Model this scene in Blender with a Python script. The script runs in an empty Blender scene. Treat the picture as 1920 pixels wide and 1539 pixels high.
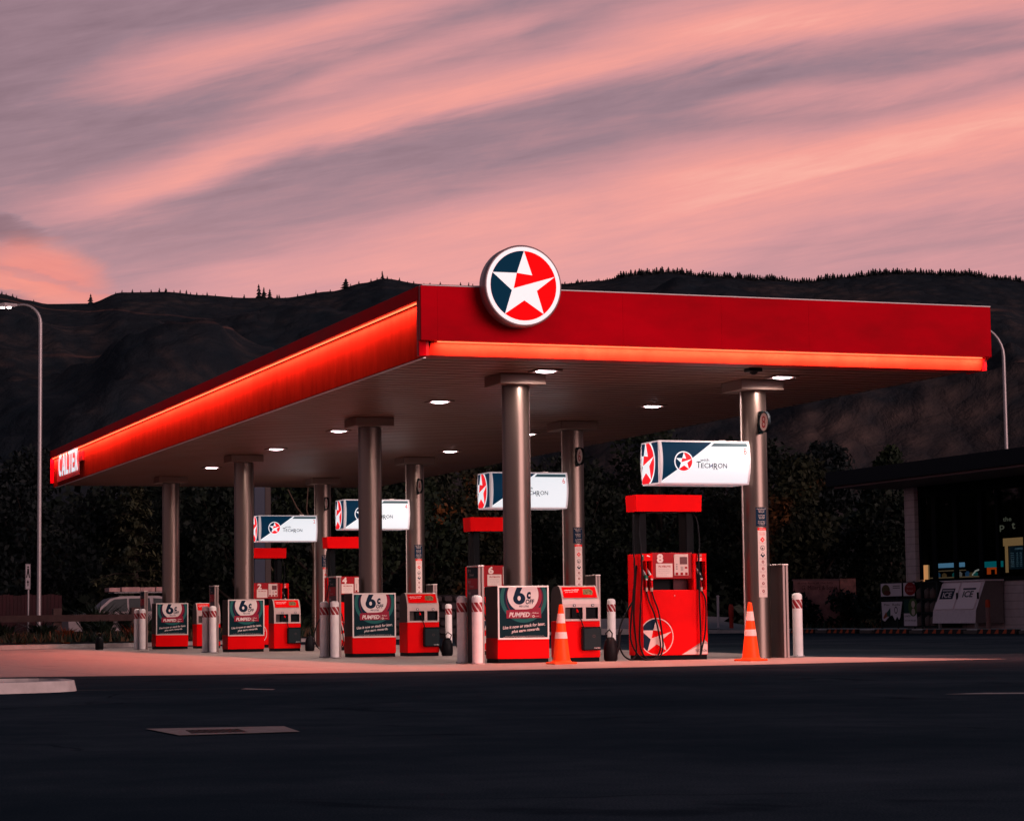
import bpy, math, random
import numpy as np
from mathutils import Vector, Matrix, noise

# ------------------------------------------------------------------ camera, sky, sun, exposure
scn = bpy.context.scene
COL = scn.collection
CAM = Vector((-14.355, -39.202, 0.79))
YAW, PITCH, ROLL = math.radians(20.029), math.radians(5.048), math.radians(-0.708)
Fw = Vector((math.sin(YAW) * math.cos(PITCH), math.cos(YAW) * math.cos(PITCH), math.sin(PITCH)))
Rt = Vector((math.cos(YAW), -math.sin(YAW), 0))
Up = Rt.cross(Fw)
R2 = Rt * math.cos(ROLL) + Up * math.sin(ROLL)
U2 = -Rt * math.sin(ROLL) + Up * math.cos(ROLL)
cd = bpy.data.cameras.new('camera')
cam = bpy.data.objects.new('camera', cd)
COL.objects.link(cam)
mw = Matrix.Identity(4)
for i in range(3):
    mw[i][0], mw[i][1], mw[i][2], mw[i][3] = R2[i], U2[i], -Fw[i], CAM[i]
cam.matrix_world = mw
cd.sensor_width = 36
cd.lens = 82.51
cd.clip_start = 0.1
cd.clip_end = 9000
scn.camera = cam
vs = scn.view_settings
vs.view_transform = 'Standard'
vs.look = 'None'
vs.exposure = 0.0
vs.gamma = 1.0
scn.cycles.max_bounces = 6
scn.cycles.sample_clamp_indirect = 6.0
scn.cycles.use_denoising = True


def lin(c):
    return tuple(((x / 255) / 12.92 if x / 255 <= 0.04045 else (((x / 255) + 0.055) / 1.055) ** 2.4) for x in c)


class NT:
    """small helper for building shader maths"""
    def __init__(s, tree):
        s.t = tree
        s.n = tree.nodes
        s.l = tree.links

    def node(s, typ, **kw):
        n = s.n.new(typ)
        for k, v in kw.items():
            setattr(n, k, v)
        return n

    def put(s, sock, v):
        if isinstance(v, (int, float)):
            sock.default_value = v
        elif isinstance(v, tuple):
            sock.default_value = v if len(v) == len(sock.default_value) else (*v, 1)
        else:
            s.l.new(v, sock)

    def m(s, op, a, b=0.0, c=0.0, clamp=False):
        n = s.n.new('ShaderNodeMath')
        n.operation = op
        n.use_clamp = clamp
        for k, v in enumerate((a, b, c)):
            s.put(n.inputs[k], v)
        return n.outputs[0]

    def add(s, a, b): return s.m('ADD', a, b)
    def sub(s, a, b): return s.m('SUBTRACT', a, b)
    def mul(s, a, b): return s.m('MULTIPLY', a, b)

    def vec(s, x, y, z=0.0):
        n = s.n.new('ShaderNodeCombineXYZ')
        for k, v in enumerate((x, y, z)):
            s.put(n.inputs[k], v)
        return n.outputs[0]

    def noise(s, v, scale, detail=4, rough=0.55, dist=0.0):
        n = s.n.new('ShaderNodeTexNoise')
        s.l.new(v, n.inputs['Vector'])
        n.inputs['Scale'].default_value = scale
        n.inputs['Detail'].default_value = detail
        n.inputs['Roughness'].default_value = rough
        n.inputs['Distortion'].default_value = dist
        return n.outputs['Fac']

    def step(s, v, lo, hi, a=0.0, b=1.0):
        n = s.n.new('ShaderNodeMapRange')
        n.interpolation_type = 'SMOOTHSTEP'
        s.put(n.inputs['Value'], v)
        for k, w in (('From Min', lo), ('From Max', hi), ('To Min', a), ('To Max', b)):
            n.inputs[k].default_value = w
        return n.outputs['Result']

    def ramp(s, v, stops):
        n = s.n.new('ShaderNodeValToRGB')
        s.l.new(v, n.inputs['Fac'])
        e = n.color_ramp.elements
        while len(e) < len(stops):
            e.new(0.5)
        for k, (p, c) in enumerate(stops):
            e[k].position = p
            e[k].color = (*c[:3], 1)
        return n.outputs['Color']

    def mix(s, f, a, b, mode='MIX'):
        n = s.n.new('ShaderNodeMix')
        n.data_type = 'RGBA'
        n.blend_type = mode
        s.put(n.inputs['Factor'], f)
        s.put(n.inputs['A'], a if not isinstance(a, tuple) else (*a[:3], 1))
        s.put(n.inputs['B'], b if not isinstance(b, tuple) else (*b[:3], 1))
        return n.outputs['Result']


SUN_AZ = math.radians(155)     # towards +x -y: the afterglow behind the camera
SUN_EL = math.radians(11)
world = bpy.data.worlds.new('World')
scn.world = world
world.use_nodes = True
W = NT(world.node_tree)
W.n.clear()
tc = W.node('ShaderNodeTexCoord')
sep = W.node('ShaderNodeSeparateXYZ')
W.l.new(tc.outputs['Generated'], sep.inputs[0])
dx, dy, dz = sep.outputs
# direction turned so that +fwd is the hillside the station faces
fwd = W.add(W.mul(dx, math.sin(YAW)), W.mul(dy, math.cos(YAW)))
rgt = W.sub(W.mul(dx, math.cos(YAW)), W.mul(dy, math.sin(YAW)))
fs = W.m('MAXIMUM', fwd, 0.15)
X = W.mul(W.m('DIVIDE', rgt, fs), 4.4)       # compass direction
Y = W.mul(W.m('DIVIDE', dz, fs), 4.4)        # height above the horizon
# long wind-drawn streaks climbing to the right
ca, sa = math.cos(math.radians(13)), math.sin(math.radians(13))
al = W.add(W.mul(X, ca), W.mul(Y, sa))
ac = W.sub(W.mul(Y, ca), W.mul(X, sa))
big = W.noise(W.vec(W.mul(al, 0.9), W.mul(ac, 3.2), 3.1), 1.0, 3, 0.5, 0.4)
mid = W.noise(W.vec(W.mul(al, 1.6), W.mul(ac, 11.0), 7.7), 1.0, 5, 0.6, 0.5)
# fine ripples lie flatter near the horizon
ca2, sa2 = math.cos(math.radians(7)), math.sin(math.radians(7))
al2 = W.add(W.mul(X, ca2), W.mul(Y, sa2))
ac2 = W.sub(W.mul(Y, ca2), W.mul(X, sa2))
fine = W.noise(W.vec(W.mul(al2, 2.4), W.mul(ac2, 34.0), 1.3), 1.0, 5, 0.62, 0.6)
puff = W.noise(W.vec(W.mul(al, 5.0), W.mul(ac, 14.0), 5.0), 1.0, 6, 0.65, 0.3)
Yw = W.add(Y, W.add(W.mul(W.sub(big, 0.5), 0.09), W.mul(W.sub(mid, 0.5), 0.07)))


def band(x0, y0, slope, curve, wu, wd, xa, xb, soft, amp):
    """a cloud band: centre line y0 + slope (x-x0) + curve (x-x0)^2, widths above and below, from xa to xb"""
    u = W.sub(X, x0)
    c = W.add(W.mul(u, slope), W.mul(W.mul(u, u), curve))
    d = W.sub(W.sub(Yw, y0), c)
    up = W.m('DIVIDE', W.m('MAXIMUM', d, 0.0), wu)
    dn = W.m('DIVIDE', W.m('MAXIMUM', W.mul(d, -1.0), 0.0), wd)
    g = W.m('EXPONENT', W.mul(W.add(W.mul(up, up), W.mul(dn, dn)), -1.0))
    m1 = W.step(X, xa - soft, xa + soft)
    m2 = W.step(X, xb - soft, xb + soft, 1.0, 0.0)
    return W.mul(W.mul(g, amp), W.mul(m1, m2))


bands = [
    (-0.40, 1.110, 0.21, 0.00, 0.050, 0.050, -0.74, -0.10, 0.20, 0.50),
    (-0.20, 1.055, 0.30, 0.00, 0.032, 0.036, -0.48, 0.12, 0.16, 0.34),
    (-0.10, 0.990, 0.235, -0.07, 0.055, 0.036, -0.80, 0.75, 0.26, 0.58),
    (-0.62, 0.855, 0.24, 0.0, 0.045, 0.045, -0.86, -0.36, 0.16, 0.30),
    (-0.24, 0.955, 0.26, 0.0, 0.030, 0.026, -0.46, 0.06, 0.16, 0.22),
    (0.75, 1.150, 0.10, 0.0, 0.10, 0.07, 0.15, 2.5, 0.25, 0.42),
    (0.04, 0.755, 0.200, 0.0, 0.060, 0.130, -0.40, 2.5, 0.40, 0.40),
    (0.55, 0.870, 0.20, 0.0, 0.070, 0.120, 0.18, 2.5, 0.30, 0.44),
    (0.62, 0.995, 0.18, 0.0, 0.022, 0.030, 0.36, 2.5, 0.14, 0.28),
    (0.10, 0.700, 0.12, 0.0, 0.060, 0.070, -0.55, 1.4, 0.30, 0.22),
    (-0.50, 0.640, 0.08, 0.0, 0.05, 0.07, -0.70, 0.3, 0.18, 0.16),
]
t = None
for b in bands:
    v = band(*b)
    t = v if t is None else W.m('MAXIMUM', t, W.add(v, W.mul(t, 0.45)))
t = W.add(t, W.mul(W.step(Y, 0.55, 0.98, 1.0, 0.0), W.step(X, -0.85, 0.3, 0.05, 0.27)))
t = W.add(t, W.mul(W.sub(fine, 0.5), W.step(Y, 0.40, 1.1, 0.42, 0.16)))
t = W.add(t, W.mul(W.sub(mid, 0.5), 0.34))
t = W.add(t, W.mul(W.sub(puff, 0.5), 0.20))
wisp = W.noise(W.vec(W.mul(al, 3.4), W.mul(ac, 62.0), 4.4), 1.0, 6, 0.68, 0.9)
t = W.add(t, W.mul(W.mul(W.sub(wisp, 0.5), W.step(t, 0.1, 0.6, 0.35, 1.0)), 0.25))
t = W.add(t, 0.17)
# lenticular cloud low on the left: a rounded glowing lens over a slanting tongue, shaded underneath
Xp = W.add(X, W.mul(W.sub(puff, 0.5), 0.09))
Yp = W.add(Y, W.add(W.mul(W.sub(puff, 0.5), 0.035), W.mul(W.sub(fine, 0.5), 0.03)))
lent = W.noise(W.vec(W.mul(X, 2.2), W.mul(W.add(Y, W.mul(X, 0.25)), 19.0), 9.0), 1.0, 4, 0.6, 0.3)
def lens(cx, cy, rx, ry, slope, lo, hi):
    u = W.sub(Xp, cx)
    v_ = W.sub(W.sub(Yp, cy), W.mul(u, slope))
    u, v_ = W.m('DIVIDE', u, rx), W.m('DIVIDE', v_, ry)
    return W.step(W.add(W.mul(u, u), W.mul(v_, v_)), lo, hi, 1.0, 0.0)
l1 = lens(-0.880, 0.662, 0.128, 0.070, -0.16, 0.10, 1.30)
l2 = lens(-0.95, 0.643, 0.24, 0.020, -0.20, 0.30, 1.30)
lb = W.m('MAXIMUM', W.mul(l1, W.add(0.50, W.mul(lent, 0.85))), W.mul(l2, W.add(0.45, W.mul(lent, 0.7))))
lb = W.mul(W.m('MINIMUM', lb, 1.0), lens(-0.86, 0.641, 0.10, 0.006, -0.27, 0.0, 1.6) if False else W.sub(1.0, W.mul(lens(-0.88, 0.650, 0.12, 0.009, -0.27, 0.0, 1.8), 0.35)))
below = W.sub(W.sub(0.640, W.mul(W.add(X, 0.93), 0.24)), Y)
lee = W.mul(W.step(below, 0.012, 0.050), W.step(X, -0.66, -0.86))
shade = lens(-0.95, 0.745, 0.07, 0.026, -0.3, 0.0, 1.8)
t = W.sub(W.sub(t, W.mul(lee, 0.30)), W.mul(shade, 0.22))
cloud = W.ramp(t, [(0.0, lin((120, 95, 108))), (0.22, lin((155, 124, 136))), (0.48, lin((206, 145, 149))),
                   (0.78, lin((243, 160, 151))), (1.0, lin((255, 186, 168)))])
# towards the horizon the light turns a cooler pink
cloud = W.mix(W.step(Y, 0.45, 0.95, 0.45, 0.0), cloud, lin((230, 166, 172)))
cloud = W.mix(W.mul(W.mul(lee, 0.45), 1.0), cloud, lin((128, 88, 106)))
cloud = W.mix(W.mul(lb, 0.88), cloud, W.mix(lent, lin((240, 122, 116)), lin((255, 166, 146))))
# away from that low band: the dim blue dusk overhead and around
dusk = W.ramp(W.noise(W.vec(W.mul(dx, 1.5), W.mul(dy, 1.5), W.mul(dz, 4)), 1.5, 4),
              [(0.35, (0.022, 0.042, 0.070)), (0.7, (0.060, 0.062, 0.090))])
lowb = W.mul(W.step(dz, 0.02, 0.42, 1.0, 0.0), W.step(fwd, -0.1, 0.5, 1.0, 0.0))
dusk = W.mix(lowb, dusk, (0.46, 0.28, 0.31))
inband = W.mul(W.step(fwd, 0.35, 0.75), W.step(dz, 0.30, 0.52, 1.0, 0.0))
allsky = W.mix(inband, dusk, cloud)
bg = W.node('ShaderNodeBackground')
W.l.new(allsky, bg.inputs['Color'])
bg.inputs['Strength'].default_value = 1.0
skyn = W.node('ShaderNodeTexSky')
skyn.sky_type = 'NISHITA'
skyn.sun_disc = False
skyn.sun_elevation = math.radians(1.5)
skyn.sun_rotation = SUN_AZ
bg2 = W.node('ShaderNodeBackground')
W.l.new(skyn.outputs[0], bg2.inputs['Color'])
bg2.inputs['Strength'].default_value = 0.012
ad = W.node('ShaderNodeAddShader')
W.l.new(bg.outputs[0], ad.inputs[0])
W.l.new(bg2.outputs[0], ad.inputs[1])
wo = W.node('ShaderNodeOutputWorld')
W.l.new(ad.outputs[0], wo.inputs['Surface'])
world.cycles.sampling_method = 'MANUAL'
world.cycles.sample_map_resolution = 1024

sd = bpy.data.lights.new('afterglow', 'SUN')
sd.energy = 2.5
sd.angle = math.radians(38)
sd.color = (1.0, 0.62, 0.60)
so = bpy.data.objects.new('afterglow', sd)
COL.objects.link(so)
sdir = Vector((math.sin(SUN_AZ) * math.cos(SUN_EL), math.cos(SUN_AZ) * math.cos(SUN_EL), math.sin(SUN_EL)))
so.rotation_euler = sdir.to_track_quat('Z', 'Y').to_euler()


# ------------------------------------------------------------------ materials
MATS = {}


def mat(name, col, rough=0.6, metal=0.0, var=0.0, vscale=8.0, bump=0.0, bscale=40.0, emit=None, estr=0.0,
        coat=0.0, spec=0.18, stretch=None):
    if name in MATS:
        return MATS[name]
    m = bpy.data.materials.new(name)
    m.use_nodes = True
    N = NT(m.node_tree)
    b = N.n['Principled BSDF']
    b.inputs['Base Color'].default_value = (*col, 1)
    b.inputs['Roughness'].default_value = rough
    b.inputs['Metallic'].default_value = metal
    b.inputs['Specular IOR Level'].default_value = spec
    b.inputs['Coat Weight'].default_value = coat
    b.inputs['Coat Roughness'].default_value = 0.15
    if var or bump:
        tc = N.node('ShaderNodeTexCoord')
        v = tc.outputs['Object']
        if stretch:
            mp = N.node('ShaderNodeMapping')
            mp.inputs['Scale'].default_value = stretch
            N.l.new(v, mp.inputs['Vector'])
            v = mp.outputs[0]
        if var:
            f = N.noise(v, vscale, 5, 0.6)
            lo = tuple(max(0, c * (1 - var)) for c in col)
            hi = tuple(min(1, c * (1 + var)) for c in col)
            N.l.new(N.ramp(f, [(0.3, lo), (0.7, hi)]), b.inputs['Base Color'])
            N.l.new(N.step(f, 0.2, 0.8, max(0, rough - 0.4 * var), min(1, rough + 0.4 * var)), b.inputs['Roughness'])
        if bump:
            bn = N.node('ShaderNodeBump')
            bn.inputs['Strength'].default_value = bump
            bn.inputs['Distance'].default_value = 0.01
            N.l.new(N.noise(v, bscale, 3), bn.inputs['Height'])
            N.l.new(bn.outputs[0], b.inputs['Normal'])
    if emit:
        b.inputs['Emission Color'].default_value = (*emit, 1)
        b.inputs['Emission Strength'].default_value = estr
    MATS[name] = m
    return m


RED = mat('red_paint', (0.80, 0.002, 0.004), 0.38, var=0.06, vscale=2.0, spec=0.03)
REDF = mat('fascia_red', (0.48, 0.0005, 0.008), 0.5, var=0.26, vscale=0.55, stretch=(1, 1, 2.2), spec=0.01)  # blotchy colour variation stands in for reflections on the fascia
REDLIT = mat('lit_panel_red', (0.19, 0.0155, 0.008), 0.8, var=0.18, vscale=3.5, stretch=(1, 1.6, 0.5), spec=0.0)  # streaky tone stands in for the uneven glow down the panel
DRED = mat('dark_red_panel', (0.33, 0.004, 0.010), 0.4, var=0.05, spec=0.1)
NAVY = mat('navy_print', (0.005, 0.020, 0.045), 0.45, spec=0.06)
TEAL = mat('teal_print', (0.02, 0.13, 0.12), 0.45, spec=0.06)
DTEAL = mat('deep_teal_print', (0.002, 0.022, 0.030), 0.45, spec=0.06)
WHITE = mat('white_print', (0.78, 0.76, 0.74), 0.45)
WPAINT = mat('white_bollard_paint', (0.86, 0.83, 0.82), 0.42, var=0.07, vscale=6, bump=0.1)
BLACK = mat('black_plastic', (0.004, 0.006, 0.008), 0.5, spec=0.05)
DARKBOX = mat('dark_plastic', (0.004, 0.014, 0.018), 0.45, spec=0.12)
RUBBER = mat('black_rubber', (0.004, 0.005, 0.007), 0.5, spec=0.12)
STEEL = mat('brushed_steel', (0.23, 0.185, 0.175), 0.42, metal=0.6, var=0.12, vscale=14, stretch=(1, 1, 0.06))
COLM = mat('column_paint', (0.185, 0.150, 0.132), 0.33, metal=0.92, var=0.04, vscale=9, stretch=(1, 1, 0.03))
ALU = mat('aluminium_frame', (0.62, 0.57, 0.54), 0.4, metal=0.4)
GREYP = mat('grey_side_panel', (0.075, 0.060, 0.060), 0.5, spec=0.1)
SOFF = mat('soffit_metal', (0.150, 0.078, 0.058), 0.45, metal=0.1, var=0.14, vscale=0.5, spec=0.35)
CAPM = mat('column_head_paint', (0.17, 0.125, 0.110), 0.5)
ORANGE = mat('cone_orange', (0.95, 0.085, 0.008), 0.45, var=0.08, vscale=9)
REFL = mat('cone_reflective_band', (0.78, 0.70, 0.68), 0.35, var=0.12, vscale=40)
GALV = mat('galvanised_steel', (0.36, 0.34, 0.35), 0.42, metal=0.5, var=0.1, vscale=6)
PALE = mat('pale_label', (0.72, 0.60, 0.56), 0.5)
GREENP = mat('green_print', (0.004, 0.075, 0.045), 0.45)
SIGNW = mat('lightbox_white', (0.35, 0.35, 0.35), 0.5, emit=(0.80, 0.86, 0.92), estr=0.86, spec=0.05)
SIGNN = mat('lightbox_navy', (0.002, 0.014, 0.03), 0.5, spec=0.05, emit=(0.0, 0.022, 0.052), estr=0.8)
SIGNR = mat('lightbox_red', (0.7, 0.005, 0.01), 0.4, emit=(0.82, 0.004, 0.012), estr=0.85)
SIGNT = mat('lightbox_ink', (0.003, 0.005, 0.02), 0.5)
SIGNRIM = mat('lightbox_rim', (0.72, 0.68, 0.70), 0.4, emit=(0.9, 0.9, 1.0), estr=0.16)
STARW = mat('star_white', (0.85, 0.85, 0.85), 0.5, spec=0.05, emit=(0.95, 0.97, 1.0), estr=0.55)
STARR = mat('star_red', (0.8, 0.001, 0.002), 0.5, spec=0.02, emit=(1.0, 0.002, 0.004), estr=0.62)
STARN = mat('star_navy', (0.001, 0.02, 0.04), 0.5, spec=0.02, emit=(0.0, 0.028, 0.062), estr=0.5)
DRUM = mat('sign_drum', (0.30, 0.22, 0.23), 0.35, metal=0.4)
LAMPM = mat('lamp_diffuser', (0.9, 0.9, 0.9), 0.4, emit=(1.0, 0.72, 0.76), estr=14.0)
LETM = mat('letter_white_lit', (0.08, 0.08, 0.08), 0.5, emit=(0.86, 0.92, 1.0), estr=0.85, spec=0.0)
STRIPM = mat('led_strip', (0.9, 0.5, 0.3), 0.4, emit=(1.0, 0.26, 0.10), estr=1.6)
CONC = mat('kerb_concrete', (0.50, 0.46, 0.45), 0.85, var=0.18, vscale=3.5, bump=0.3, bscale=30)
WOOD = mat('weathered_timber', (0.075, 0.045, 0.042), 0.8, var=0.25, vscale=4, stretch=(1, 1, 1))
FENCEM = mat('fence_boards', (0.030, 0.011, 0.014), 0.85, var=0.35, vscale=2.2, stretch=(3, 3, 0.3))
BARK = mat('bark', (0.020, 0.016, 0.014), 0.9, var=0.3, vscale=5, bump=0.5)
TILE = None


def ground_mats():
    # asphalt
    m = bpy.data.materials.new('asphalt')
    m.use_nodes = True
    N = NT(m.node_tree)
    b = N.n['Principled BSDF']
    v = N.node('ShaderNodeTexCoord').outputs['Object']
    n1 = N.noise(v, 0.22, 5, 0.6)
    n2 = N.noise(v, 90.0, 2, 0.6)
    n3 = N.noise(v, 1.7, 5, 0.65, 0.5)
    f = N.add(N.add(N.mul(n1, 0.50), N.mul(n2, 0.55)), N.mul(n3, 0.20))
    c = N.ramp(f, [(0.44, (0.011, 0.021, 0.031)), (0.60, (0.021, 0.033, 0.045)), (0.76, (0.046, 0.061, 0.078))])
    vo = N.node('ShaderNodeTexVoronoi')
    vo.feature = 'DISTANCE_TO_EDGE'
    mp = N.node('ShaderNodeVectorMath')
    mp.operation = 'ADD'
    N.l.new(v, mp.inputs[0])
    nv = N.node('ShaderNodeTexNoise')
    N.l.new(v, nv.inputs['Vector'])
    nv.inputs['Scale'].default_value = 0.8
    N.l.new(nv.outputs['Color'], mp.inputs[1])
    N.l.new(mp.outputs[0], vo.inputs['Vector'])
    vo.inputs['Scale'].default_value = 0.17
    crack = N.mul(N.step(vo.outputs['Distance'], 0.0, 0.006, 1.0, 0.0), N.step(N.noise(v, 0.12, 2), 0.5, 0.6))
    c = N.mix(N.mul(crack, 0.7), c, (0.004, 0.006, 0.009))
    stain = N.step(N.noise(v, 0.42, 4, 0.6, 1.0), 0.60, 0.68)
    c = N.mix(N.mul(stain, 0.45), c, (0.006, 0.010, 0.016))
    specks = N.step(N.noise(v, 30, 2, 0.5), 0.70, 0.76)
    c = N.mix(N.mul(specks, 0.35), c, (0.10, 0.11, 0.12))
    N.l.new(c, b.inputs['Base Color'])
    N.l.new(N.step(n3, 0.3, 0.7, 0.62, 0.85), b.inputs['Roughness'])
    b.inputs['Specular IOR Level'].default_value = 0.0
    bn = N.node('ShaderNodeBump')
    bn.inputs['Strength'].default_value = 0.9
    bn.inputs['Distance'].default_value = 0.006
    N.l.new(N.noise(v, 120, 3, 0.7), bn.inputs['Height'])
    N.l.new(bn.outputs[0], b.inputs['Normal'])
    MATS['asphalt'] = m
    # forecourt concrete with saw-cut joints and oil marks
    m = bpy.data.materials.new('forecourt_concrete')
    m.use_nodes = True
    N = NT(m.node_tree)
    b = N.n['Principled BSDF']
    v = N.node('ShaderNodeTexCoord').outputs['Object']
    sp = N.node('ShaderNodeSeparateXYZ')
    N.l.new(v, sp.inputs[0])
    n1 = N.noise(v, 0.5, 5, 0.6, 0.6)
    n2 = N.noise(v, 6.0, 5, 0.65)
    c = N.ramp(N.add(N.mul(n1, 0.6), N.mul(n2, 0.4)), [(0.33, (0.15, 0.125, 0.115)), (0.5, (0.26, 0.222, 0.205)), (0.68, (0.35, 0.30, 0.28))])
    stain = N.step(N.noise(v, 0.33, 3, 0.5, 1.2), 0.62, 0.72)
    c = N.mix(N.mul(stain, 0.7), c, (0.075, 0.065, 0.06))
    jx = N.m('ABSOLUTE', N.sub(N.m('FRACT', N.mul(sp.outputs[0], 0.25)), 0.5))
    jy = N.m('ABSOLUTE', N.sub(N.m('FRACT', N.mul(sp.outputs[1], 0.2)), 0.5))
    j = N.m('MAXIMUM', N.step(jx, 0.493, 0.498), N.step(jy, 0.494, 0.498))
    c = N.mix(N.mul(j, 0.6), c, (0.06, 0.055, 0.05))
    N.l.new(c, b.inputs['Base Color'])
    N.l.new(N.step(n1, 0.3, 0.7, 0.48, 0.7), b.inputs['Roughness'])
    bn = N.node('ShaderNodeBump')
    bn.inputs['Strength'].default_value = 0.25
    bn.inputs['Distance'].default_value = 0.004
    N.l.new(N.noise(v, 60, 3, 0.7), bn.inputs['Height'])
    N.l.new(bn.outputs[0], b.inputs['Normal'])
    MATS['forecourt_concrete'] = m
    # hillside scrub
    m = bpy.data.materials.new('hillside_scrub')
    m.use_nodes = True
    N = NT(m.node_tree)
    b = N.n['Principled BSDF']
    v = N.node('ShaderNodeTexCoord').outputs['Object']
    sp = N.node('ShaderNodeSeparateXYZ')
    N.l.new(v, sp.inputs[0])
    n1 = N.noise(v, 0.0035, 6, 0.6, 0.8)
    n2 = N.noise(v, 0.03, 6, 0.7, 0.3)
    vo = N.node('ShaderNodeTexVoronoi')
    N.l.new(v, vo.inputs['Vector'])
    vo.inputs['Scale'].default_value = 0.075
    n3 = vo.outputs['Distance']
    f = N.add(N.add(N.mul(n1, 0.75), N.mul(n2, 0.35)), N.mul(n3, -0.14))
    c = N.ramp(f, [(0.36, (0.006, 0.012, 0.018)), (0.48, (0.013, 0.017, 0.022)), (0.57, (0.034, 0.029, 0.030)), (0.72, (0.088, 0.062, 0.054))])
    # contour tracks cut across the upper slopes
    z = N.add(sp.outputs[2], N.add(N.mul(N.noise(v, 0.0022, 3), 150.0), N.mul(sp.outputs[0], 0.03)))
    tr = N.m('ABSOLUTE', N.sub(N.m('FRACT', N.mul(z, 1 / 92.0)), 0.5))
    tr = N.mul(N.step(tr, 0.0, 0.022, 1.0, 0.0), N.step(N.noise(v, 0.006, 2), 0.45, 0.6))
    c = N.mix(N.mul(tr, 0.85), c, (0.11, 0.056, 0.048))
    N.l.new(c, b.inputs['Base Color'])
    b.inputs['Roughness'].default_value = 0.95
    b.inputs['Specular IOR Level'].default_value = 0.1
    bn = N.node('ShaderNodeBump')
    bn.inputs['Strength'].default_value = 1.0
    bn.inputs['Distance'].default_value = 4.0
    N.l.new(N.add(n2, N.mul(n3, -0.6)), bn.inputs['Height'])
    N.l.new(bn.outputs[0], b.inputs['Normal'])
    MATS['hillside_scrub'] = m
    # white wall tiles with dark joints
    m = bpy.data.materials.new('wall_tile')
    m.use_nodes = True
    N = NT(m.node_tree)
    b = N.n['Principled BSDF']
    v = N.node('ShaderNodeTexCoord').outputs['Object']
    sp = N.node('ShaderNodeSeparateXYZ')
    N.l.new(v, sp.inputs[0])
    jz = N.m('ABSOLUTE', N.sub(N.m('FRACT', N.mul(sp.outputs[2], 1 / 0.30)), 0.5))
    jy = N.m('ABSOLUTE', N.sub(N.m('FRACT', N.mul(sp.outputs[1], 1 / 1.4)), 0.5))
    j = N.m('MAXIMUM', N.step(jz, 0.44, 0.47), N.step(jy, 0.485, 0.493))
    c = N.mix(N.mul(j, 0.55), N.ramp(N.noise(v, 3.0, 4), [(0.3, (0.46, 0.39, 0.41)), (0.7, (0.56, 0.48, 0.50))]), (0.10, 0.08, 0.08))
    N.l.new(c, b.inputs['Base Color'])
    b.inputs['Roughness'].default_value = 0.35
    MATS['wall_tile'] = m
    # red and white slanting bollard band
    m = bpy.data.materials.new('hazard_band')
    m.use_nodes = True
    N = NT(m.node_tree)
    b = N.n['Principled BSDF']
    v = N.node('ShaderNodeTexCoord').outputs['Object']
    sp = N.node('ShaderNodeSeparateXYZ')
    N.l.new(v, sp.inputs[0])
    ang = N.m('ARCTAN2', sp.outputs[1], sp.outputs[0])
    s = N.m('FRACT', N.add(N.mul(ang, 6 / (2 * math.pi)), N.mul(sp.outputs[2], 7.0)))
    c = N.mix(N.step(s, 0.70, 0.73), (0.30, 0.004, 0.012), (0.75, 0.66, 0.64))
    N.l.new(c, b.inputs['Base Color'])
    b.inputs['Roughness'].default_value = 0.4
    MATS['hazard_band'] = m
    # window glass
    m = bpy.data.materials.new('shop_glass')
    m.use_nodes = True
    N = NT(m.node_tree)
    N.n.clear()
    tr = N.node('ShaderNodeBsdfTransparent')
    tr.inputs[0].default_value = (0.55, 0.62, 0.65, 1)
    gl = N.node('ShaderNodeBsdfGlossy')
    gl.inputs['Roughness'].default_value = 0.04
    gl.inputs[0].default_value = (0.5, 0.5, 0.5, 1)
    mx = N.node('ShaderNodeMixShader')
    mx.inputs[0].default_value = 0.06
    o = N.node('ShaderNodeOutputMaterial')
    N.l.new(tr.outputs[0], mx.inputs[1])
    N.l.new(gl.outputs[0], mx.inputs[2])
    N.l.new(mx.outputs[0], o.inputs[0])
    MATS['shop_glass'] = m


ground_mats()


def leafmat(name, dark, light, warm=None):
    if name in MATS:
        return MATS[name]
    m = bpy.data.materials.new(name)
    m.use_nodes = True
    N = NT(m.node_tree)
    b = N.n['Principled BSDF']
    v = N.node('ShaderNodeTexCoord').outputs['Object']
    f = N.noise(v, 0.9, 4, 0.6, 0.4)
    c = N.ramp(f, [(0.35, dark), (0.62, light)])
    if warm:
        c = N.mix(N.step(N.noise(v, 0.35, 2, 0.5), 0.55, 0.68), c, warm)
    N.l.new(c, b.inputs['Base Color'])
    b.inputs['Roughness'].default_value = 0.7
    b.inputs['Specular IOR Level'].default_value = 0.2
    MATS[name] = m
    return m


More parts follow.
